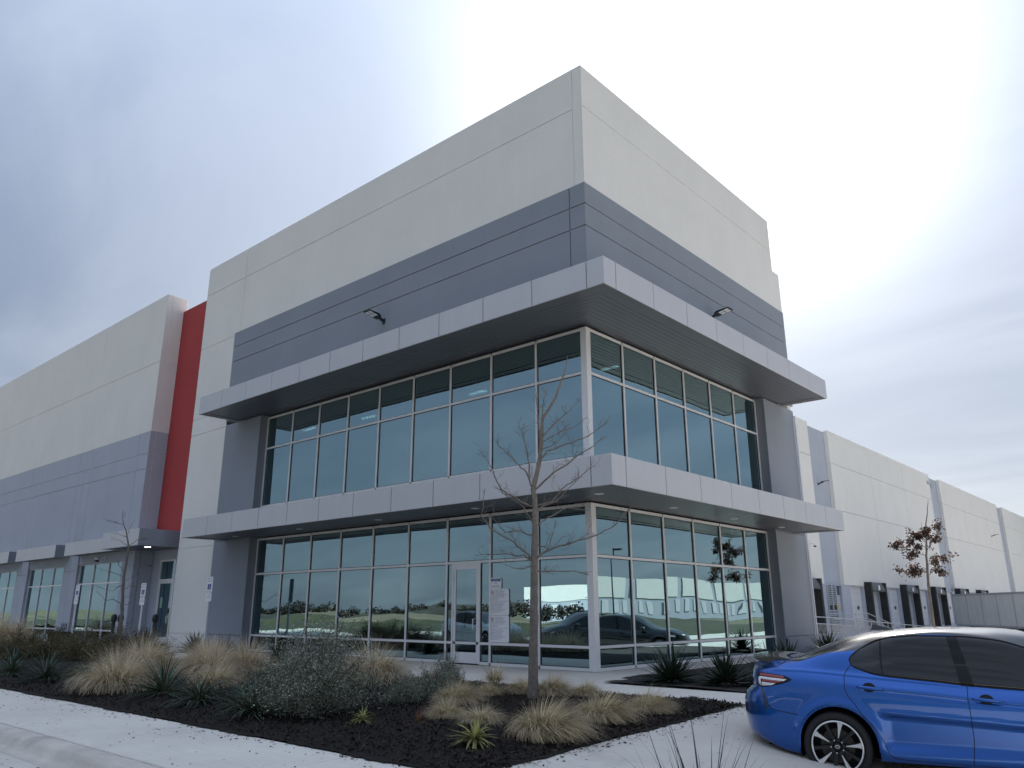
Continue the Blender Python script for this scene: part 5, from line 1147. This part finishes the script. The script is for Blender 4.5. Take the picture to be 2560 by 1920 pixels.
    def patch(name, lo, hi, ns, nv, m, dl, parent, smooth=True):
        a, b_ = dense(lo, ns), dense(hi, ns); t_ = np.linspace(0, 1, nv); s = a[0][:, None]*(1-t_)+b_[0][:, None]*t_; z = a[1][:, None]*(1-t_)+b_[1][:, None]*t_
        l = surf(s.ravel(), z.ravel()).reshape(s.shape)+dl
        # skirt so the piece has thickness
        s2 = np.concatenate([s[:, :1], s, s[:, -1:]], 1); z2 = np.concatenate([z[:, :1], z, z[:, -1:]], 1); l2 = np.concatenate([l[:, :1]-dl-.006, l, l[:, -1:]-dl-.006], 1); nv2 = nv+2
        I_, J_ = np.meshgrid(np.arange(ns-1), np.arange(nv2-1), indexing='ij'); f = np.stack([I_*nv2+J_, (I_+1)*nv2+J_, (I_+1)*nv2+J_+1, I_*nv2+J_+1], -1).reshape(-1, 4)
        both(name, lambda sg: (np.stack([s2-1.08, -sg*l2, z2], -1).reshape(-1, 3), f), m, parent, smooth)
    def ribbon(name, pl, width, m, dl, parent, n=60):
        s, z = dense(pl, n); ds, dz_ = np.gradient(s), np.gradient(z); L_ = np.hypot(ds, dz_)+1e-9; ns_, nz_ = -dz_/L_, ds/L_; l = surf(s, z)+dl
        A = np.stack([s+ns_*width/2-1.08, -l, z+nz_*width/2], -1); B_ = np.stack([s-ns_*width/2-1.08, -l, z-nz_*width/2], -1); i = np.arange(n-1)
        f = np.stack([i, i+1, n+i+1, n+i], -1); both(name, lambda sg: (np.concatenate([A, B_])*np.array([1, sg, 1]), f), m, parent)
    # windows
    lo = [(1.283, 1.168), (1.295, 1.129), (1.40, 1.078), (1.554, 1.036), (1.8, 1.015), (2.07, .994), (2.33, .969), (2.8, .944), (3.2, .930), (3.46, .935)]
    up = [(1.279, 1.176), (1.305, 1.215), (1.413, 1.297), (1.59, 1.382), (1.76, 1.412), (1.935, 1.426), (2.3, 1.424), (2.644, 1.395), (2.88, 1.330), (3.2, 1.15), (3.46, .94)]
    patch('side_window', lo, up, 110, 16, M_cg, .0035, root)
    ribbon('window_trim', up[:-1], .016, M_seam, .0055, root, 90); ribbon('window_trim', lo[:-1], .010, M_seam, .0055, root, 90)
    patch('pillar_trim', [(2.285, .975), (2.40, .966)], [(2.225, 1.418), (2.315, 1.42)], 6, 12, M_cg2, .011, root); ribbon('divider_bar', [(1.585, 1.035), (1.585, 1.2), (1.60, 1.375)], .016, M_cg2, .0055, root, 20)
    # panel gaps
    dr = [(1.291, 1.132), (1.235, 1.06), (1.214, 1.00), (1.211, .917), (1.235, .83), (1.284, .766), (1.371, .632), (1.475, .52)]
    ribbon('door_gap', dr, .007, M_seam, .0018, root, 80); ribbon('door_gap', [(1.475, .515), (1.53, .40), (1.56, .31), (1.62, .262), (1.8, .25), (2.1, .247), (2.29, .245)], .007, M_seam, .0018, root, 80)
    ribbon('door_gap', [(2.337, 1.045), (2.335, .95), (2.325, .844), (2.328, .68), (2.328, .512), (2.31, .35), (2.29, .245)], .007, M_seam, .0018, root, 80)
    ribbon('door_gap', [(2.29, .245), (2.8, .243), (3.2, .26), (3.33, .36), (3.36, .6), (3.36, .9)], .007, M_seam, .0018, root, 80)
    ribbon('bumper_gap', [(.36, .872), (.39, .78), (.42, .70), (.47, .658), (.58, .642), (.726, .622)], .007, M_seam, .0018, root, 60)
    ribbon('boot_gap', [(.47, 1.088), (.53, 1.094), (.585, 1.12), (.64, 1.158)], .007, M_seam, .003, root, 24)
    patch('bumper_recess_shade', [(.345, .86), (.395, .655)], [(.375, .855), (.418, .672)], 12, 3, M_blackp, .004, root)  # black strip painted for the shade in the recess below the tail lamp
    ribbon('handle_crease', [(1.62, .886), (2.0, .86), (2.31, .836)], .022, M_bluep if paint is M_bluep else paint, .001, root, 30)
    # handles
    for (s0, z0, s1, z1) in ((1.325, .925, 1.585, .903), (2.355, .852, 2.632, .833)):
        mid = ((s0+s1)/2, (z0+z1)/2); hs = []
        for k in range(9):
            t_ = k/8; hs.append((s0+(s1-s0)*t_, z0+(z1-z0)*t_))
        l = surf([p[0] for p in hs], [p[1] for p in hs])
        for sg in (1, -1):
            cup = MB(); n_ = 20; vs = [(mid[0]-1.08-.01, -sg*(surf(mid[0], mid[1])[0]+.002), mid[1]+.005)]+[(mid[0]-1.08-.01+.062*math.cos(2*PI*i/n_), -sg*(float(surf(mid[0]-.01+.062*math.cos(2*PI*i/n_), mid[1]+.042*math.sin(2*PI*i/n_))[0])+.0022), mid[1]+.005+.046*math.sin(2*PI*i/n_)) for i in range(n_)]
            cup.add(vs, [(0, 1+i, 1+(i+1) % n_) for i in range(n_)]); cp_ = cup.build('handle_recess', M_under if False else M_seam, root, fix=False)
            h = MB(); rr = [.006, .013, .017, .018, .018, .018, .016, .012, .005]
            h.tube([(hs[k][0]-1.08, -sg*(l[k]+[.004, .014, .024, .028, .029, .028, .024, .015, .004][k]), hs[k][1]) for k in range(9)], rr, 10); h.build('door_handle', paint, root, smooth=True)
    # tail lamps
    tl_lo = [(.305, .95), (.312, .90), (.345, .872), (.46, .893), (.578, .922), (.65, .946), (.688, .966)]; tl_up = [(.304, .955), (.308, .99), (.322, 1.026), (.46, 1.018), (.608, 1.003), (.66, .985), (.688, .967)]
    patch('tail_lamp', tl_lo, tl_up, 40, 8, M_seam, .004, root)
    patch('tail_lamp_red', [(.335, .988), (.62, .972)], [(.335, 1.02), (.60, .999)], 20, 4, M_redl2, .0075, root); patch('tail_lamp_clear', [(.345, .958), (.60, .948)], [(.335, .984), (.635, .968)], 20, 4, M_clr, .0075, root)
    patch('tail_lamp_red', [(.365, .93), (.52, .925)], [(.36, .954), (.585, .944)], 16, 4, M_redl2, .0075, root); patch('tail_lamp_clear', [(.355, .886), (.47, .902)], [(.355, .926), (.515, .922)], 16, 4, M_clr, .0075, root); patch('tail_lamp_clear', [(.318, .905), (.345, .884)], [(.318, .975), (.345, .984)], 8, 6, M_clr, .0075, root)
    # spoiler
    sp = MB(); ny = 25; prof = [(.36, 1.150), (.25, 1.158), (.200, 1.172), (.198, 1.184), (.225, 1.194), (.34, 1.204), (.46, 1.204), (.58, 1.186)]
    vs = [(s-1.08+.10*(abs(y)/.64)**3+.0, y, z-.022*(abs(y)/.64)**2) for y in np.linspace(-.64, .64, ny) for (s, z) in prof]; k = len(prof)
    sp.add(vs, [(i*k+j, i*k+j+1, (i+1)*k+j+1, (i+1)*k+j) for i in range(ny-1) for j in range(k-1)]); sp.add([vs[j] for j in range(k)], [tuple(range(k))]); sp.add([vs[(ny-1)*k+j] for j in range(k)], [tuple(range(k))])
    sp.build('spoiler', roof, root, smooth=True)
    fin = MB(); fin.prism([(.98, 1.463), (1.0, 1.52), (1.02, 1.528), (1.12, 1.50), (1.22, 1.476), (1.22, 1.465)], -.02, .02, 'xz'); fin.v = [(x+.52-1.08, y*(1.6-(z-1.46)*14), z-.0) for x, y, z in fin.v]; fin.build('antenna_fin', roof, root)
    # mirrors
    for sg in (1, -1):
        m_ = MB().lathe([(.0, -.11), (.05, -.10), (.085, -.03), (.09, .03), (.06, .09), (0, .105)], 16, (0, 0, 0), 'y'); o = m_.build('door_mirror', roof, root, smooth=True); o.location = (3.28-1.08, -sg*.985, .99); o.scale = (1.1, 1, .8)
    # headlamps
    patch('headlamp', [(4.25, .70), (4.42, .67)], [(4.22, .76), (4.42, .73)], 10, 4, M_clr, .004, root)
    # wheel wells, and dark boxes added inside the shell to block light
    for cs in (1.10, 3.91):
        for sg in (1, -1):
            ww = MB(); n_ = 24; vs = []
            for i in range(n_+1):
                a = -.35+(PI+.7)*i/n_
                for l in (.905, .55): vs.append((cs-1.08+.392*math.cos(a), -sg*l, .345+.392*math.sin(a)))
            ww.add(vs, [(2*i, 2*i+1, 2*i+3, 2*i+2) for i in range(n_)]); ww.build('wheel_well', M_under, root, smooth=True, fix=False)
            lip = MB(); lip.tube([(cs-1.08+.386*math.cos(a), -sg*(.905 if True else 0), .345+.386*math.sin(a)) for a in np.linspace(-.12, PI+.12, 30)], .015, 6); lip.build('arch_lip', paint, root, smooth=True)
    MB().box(.35-1.08, 4.55-1.08, -.56, .56, .20, .75).build('underbody_block', M_under, root); MB().box(1.5-1.08, 3.5-1.08, -.84, .84, .20, .24).build('underbody_block', M_under, root)
    # wheels
    for cs in (1.08, 3.905):
        for sg in (1, -1):
            yo = -sg*.885; wz_ = .335
            ty = MB().lathe([(.245, -.09), (.262, -.105), (.30, -.112), (.325, -.10), (.335, -.06), (.336, 0), (.335, .06), (.325, .10), (.30, .112), (.262, .105), (.245, .09)], 48, (0, 0, 0), 'y'); o = ty.build('wheel', M_tyre, root, smooth=True); o.location = (cs-1.08, yo+sg*.09, wz_)
            fy = -sg*.112
            b = MB().lathe([(.246, 0), (.252, -.004), (.252, -.012), (.240, -.013), (.234, -.004), (.228, .06), (.225, .15)], 48, (0, 0, 0), 'y'); b.v = [(x, fy-sg*y*-1 if False else fy+sg*(y), z) for x, y, z in b.v]; b.m = [0]*len(b.f); rim = b.build('rim', M_rimk, o, smooth=True, fix=False)
            lipr = MB().lathe([(.2515, -.012), (.2515, -.016), (.238, -.017), (.234, -.010)], 56, (0, 0, 0), 'y'); lipr.v = [(x, fy+sg*y, z) for x, y, z in lipr.v]; lipr.build('rim_lip', M_rims, o, smooth=True, fix=False)
            dsc = MB().lathe([(.0, .07), (.165, .07), (.165, .085), (.0, .085)], 40, (0, 0, 0), 'y'); dsc.v = [(x, fy+sg*y, z) for x, y, z in dsc.v]; dsc.build('brake_disc', M_disc, o)
            bk_ = MB().lathe([(.0, .10), (.23, .10)], 40, (0, 0, 0), 'y'); bk_.v = [(x, fy+sg*y, z) for x, y, z in bk_.v]; bk_.build('wheel_back', M_under, o)
            for k in range(5):
                a = math.radians(78+72*k)
                def rot(x, z, a=a): return (x*math.cos(a)-z*math.sin(a), x*math.sin(a)+z*math.cos(a))
                for wide, da, m_, prof_ in ((1, 0, M_rims, [(.085, .004), (.15, .011), (.205, .018), (.242, .030)]), (0, 36, M_rimk, [(.055, .016), (.14, .014), (.242, .018)])):
                    a2 = a+math.radians(da); mb = MB(); vs = []; n_ = len(prof_)
                    for r_, hw in prof_:
                        dpt = -.010 if wide else -.002; dpt += .018*(1-r_/.24)
                        for (h_, y_) in ((-hw, dpt), (hw, dpt), (hw*1.25, dpt+.03), (-hw*1.25, dpt+.03)):
                            vs.append((r_*math.cos(a2)-h_*math.sin(a2), fy+sg*y_, r_*math.sin(a2)+h_*math.cos(a2)))
                    fs = [(4*i+j, 4*i+(j+1) % 4, 4*i+4+(j+1) % 4, 4*i+4+j) for i in range(n_-1) for j in range(4)]+[(0, 1, 2, 3), tuple(4*(n_-1)+j for j in range(4))]
                    mb.add(vs, fs); mb.build('spoke', m_, rim if False else o, fix=True)
                    if wide:
                        sd = MB(); vs2 = []
                        for r_, hw in [(.05, .02)]+prof_:
                            dpt = .002+.018*(1-r_/.24)
                            for (h_, y_) in ((-hw*1.5, dpt), (hw*1.5, dpt), (hw*1.7, dpt+.03), (-hw*1.7, dpt+.03)): vs2.append((r_*math.cos(a2)-h_*math.sin(a2), fy+sg*y_, r_*math.sin(a2)+h_*math.cos(a2)))
                        n2 = n_+1; sd.add(vs2, [(4*i+j, 4*i+(j+1) % 4, 4*i+4+(j+1) % 4, 4*i+4+j) for i in range(n2-1) for j in range(4)]); sd.build('spoke_backing', M_rimk, o)
                ln = MB().lathe([(0, -.004), (.007, -.002), (.008, .02)], 8, (.062*math.cos(a+.63), 0, .062*math.sin(a+.63)), 'y'); ln.v = [(x, fy+sg*(y+.006), z) for x, y, z in ln.v]; ln.build('lug_nut', M_chrome, o, fix=False)
            cap = MB().lathe([(0, -.001), (.028, 0), (.034, .006), (.036, .03)], 24, (0, 0, 0), 'y'); cap.v = [(x, fy+sg*(y+.0), z) for x, y, z in cap.v]; cap.build('hub_cap', M_rimk, o, smooth=True, fix=False)
            em = MB()
            for rx_, rz_ in ((.024, .017), (.008, .016), (.016, .007)):
                n_ = 20; vs = []
                for i in range(n_):
                    a = 2*PI*i/n_
                    for kq in (1, .82): vs.append((rx_*kq*math.cos(a), fy+sg*-.003, rz_*kq*math.sin(a)+(.006 if rz_ < .01 else 0)))
                em.add(vs, [(2*i, 2*i+1, (2*i+3) % (2*n_), (2*i+2) % (2*n_)) for i in range(n_)])
            em.build('emblem', M_chrome, o, fix=False)
    return root
cyaw = .276; cx0, cy0 = 7.017, -5.553
rx_, ry_ = math.sin(cyaw), -math.cos(cyaw)
make_car('blue sedan with black roof and two-tone alloy wheels parked at right', (cx0-rx_*.91, cy0-ry_*.91, -.433), cyaw, M_bluep, M_blackp)
#@@PART4@@
# ------------------------------------------------------------------ the rest of the place, seen in the glass
def recolour(root, a, b):
    for ch in root.children:
        for s_ in ch.material_slots:
            if s_.material == a: s_.link = 'OBJECT'; s_.material = b
        recolour(ch, a, b)
blue_car = bpy.data.objects['sedan_car']
def more_car(label, loc, rz, paint):
    c = copy_tree(blue_car); c.location = loc; c.rotation_euler = (0, 0, rz); tag(c, label, 'car'); recolour(c, M_bluep, paint); return c
more_car('charcoal sedan mirrored in the right-hand glass', (8.9, 12.2, Gf(8.9, 12.2)), 2.75, M_darkp)
more_car('black sedan mirrored in the glass near the corner', (-9.6, -15.4, Gf(-9.6, -15.4)), 2.2, M_darkp)
more_car('white sedan mirrored in the glass at the left end', (-17.0, -13.2, Gf(-17, -13.2)), .2, M_whitep)
def neighbour(label, loc, rz, L_, Hh, W_=60):
    t = thing('neighbour_warehouse', label, 'building', loc, rz)
    k = int(L_/22); seg = L_/k
    for i in range(k):
        a = i*seg
        MB().box(a+2.6, a+seg, 0, .4, 4.2, Hh).build('wall_panel', M_white, t); MB().box(a, a+2.6, .25, .5, 4.2, Hh-.15).build('pilaster', M_gray, t)
        for j in range(4): 
            x = a+1.2+j*seg/4.0; MB().box(x, x+2.7, .05, .3, .2, 3.4).build('dock_door', M_dockw, t)
        MB().box(a, a+seg, .2, .45, -1.5, 4.2).build('base_wall', M_gray, t)
    MB().box(0, L_, .45, W_, -1.5, Hh-.3).build('volume', M_white, t)
    MB().box(-9, -.05, -1.2, 20, -1.5, Hh+1.2).build('office_block', M_dgray, t); MB().box(-8.5, -.6, -1.35, -1.2, .4, 3.6).build('office_window', M_glass, t); MB().box(-8.5, -.6, -1.35, -1.2, 4.6, 7.2).build('office_window', M_glass, t)
neighbour('white neighbouring warehouse mirrored in the right-hand glass', (105, 275, 0), -PI/2, 220, 9.4)
neighbour('white neighbouring warehouse mirrored beside the notices', (-100, -188, 0), PI, 62, 8.8)
# berms and rough ground across the road
def mound(name, x0, x1, y0, y1, h, m, seed, nx=90, ny=18, off=1.0):
    r_ = np.random.RandomState(seed); ph = r_.rand(8)*6; X, Y = np.meshgrid(np.linspace(x0, x1, nx), np.linspace(y0, y1, ny), indexing='ij'); u = (Y-y0)/(y1-y0); v_ = (X-x0)/(x1-x0)
    Z = h*np.sin(PI*np.clip(u, 0, 1))**.8*np.clip(np.minimum(v_, 1-v_)*8, 0, 1)*(1+.3*np.sin(X*.09+ph[0])+.16*np.sin(X*.31+ph[1]+Y*.1)+.08*np.sin(X*.9+Y*.7+ph[2]))-off
    I_, J_ = np.meshgrid(np.arange(nx-1), np.arange(ny-1), indexing='ij'); f = np.stack([I_*ny+J_, (I_+1)*ny+J_, (I_+1)*ny+J_+1, I_*ny+J_+1], -1).reshape(-1, 4)
    tag(np_mesh(name, np.stack([X, Y, Z], -1).reshape(-1, 3), f, m, smooth=True), kind='structure')
M_tan = mat('tan_bare_soil', (.15, .125, .085), 1, var=.3, vscale=.25, bump=.1, bscale=1.5); M_grassd = mat('winter_grass', (.040, .045, .022), 1, var=.35, vscale=.4, bump=.05, bscale=4); M_scrub = mat('dark_scrub_soil', (.035, .034, .025), 1, var=.5, vscale=.3)
mound('soil_berm', -150, 30, -62, -50, 1.3, M_tan, 1); mound('grass_berm', -140, 40, -50, -45.2, 1.1, M_grassd, 2); mound('scrub_mound', -190, -70, -88, -68, 1.5, M_scrub, 3); mound('grass_verge', -160, 70, -47, -23, .25, M_grassd, 7, off=.52); mound('grass_verge', 29.5, 70, -60, 140, .9, M_grassd, 8, off=1.45); mound('grass_berm', 40, 190, 60, 110, 1.9, M_grassd, 4); mound('hills', -700, 500, -640, -480, 6, M_scrub, 5)
# far-off wood behind the berm reads as one mass
r_ = np.random.RandomState(77); nt_ = 260; cx_ = r_.uniform(-330, 120, nt_); cy_ = r_.uniform(-190, -120, nt_); hh_ = r_.uniform(2, 4.6, nt_); n = nt_*160
k_ = np.repeat(np.arange(nt_), 160); d = r_.randn(n, 3); d /= np.linalg.norm(d, axis=1)[:, None]; d *= (r_.rand(n)**.4)[:, None]
c = np.stack([cx_[k_]+d[:, 0]*hh_[k_]*.55, cy_[k_]+d[:, 1]*hh_[k_]*.55, -1+hh_[k_]*.55+d[:, 2]*hh_[k_]*.5], -1); e = r_.randn(n, 3); e /= np.linalg.norm(e, axis=1)[:, None]; g_ = np.cross(e, r_.randn(n, 3)); g_ /= np.linalg.norm(g_, axis=1)[:, None]; s_ = .28
v = np.stack([c-e*s_, c+g_*s_, c+e*s_, c-g_*s_], 1).reshape(-1, 3)
tag(np_mesh('distant_wood', v, np.arange(n)[:, None]*4+np.arange(4)[None], mat('bare_winter_wood', (.045, .04, .033), 1, var=.3, vscale=.2), attrs={'t': np.repeat(r_.rand(n), 4), 'rnd': np.repeat(r_.rand(n), 4)}), 'far line of scrubby winter trees beyond the road', 'wood', kind='stuff')
et = bpy.data.objects['bare_tree']
for i, (x, y, s_) in enumerate(((-21, -30, 1.5), (-12.5, -34, 1.35), (-3, -33, 1.3))):
    c = copy_tree(et); c.location = (x, y, -.8); c.rotation_euler = (0, 0, 1.2*i+.5); c.scale = (s_, s_, s_); tag(c, ['bare elm across the road, mirrored in the left lower glass', 'bare elm across the road, mirrored left of the door', 'bare elm across the road, mirrored right of the notices'][i], 'tree', 'bare elms across the road')
t = thing('light_pole', 'tall dark parking lot light pole mirrored in the right-hand glass', 'light pole', (29.1, 43.6, -1.2))
MB().lathe([(0, 0), (.3, 0), (.3, .7), (.09, .72), (.06, 7.6), (0, 7.6)], 14).build('pole', M_black, t); MB().box(-1.0, -.06, -.18, .18, 7.42, 7.56).build('lamp_head', M_black, t)
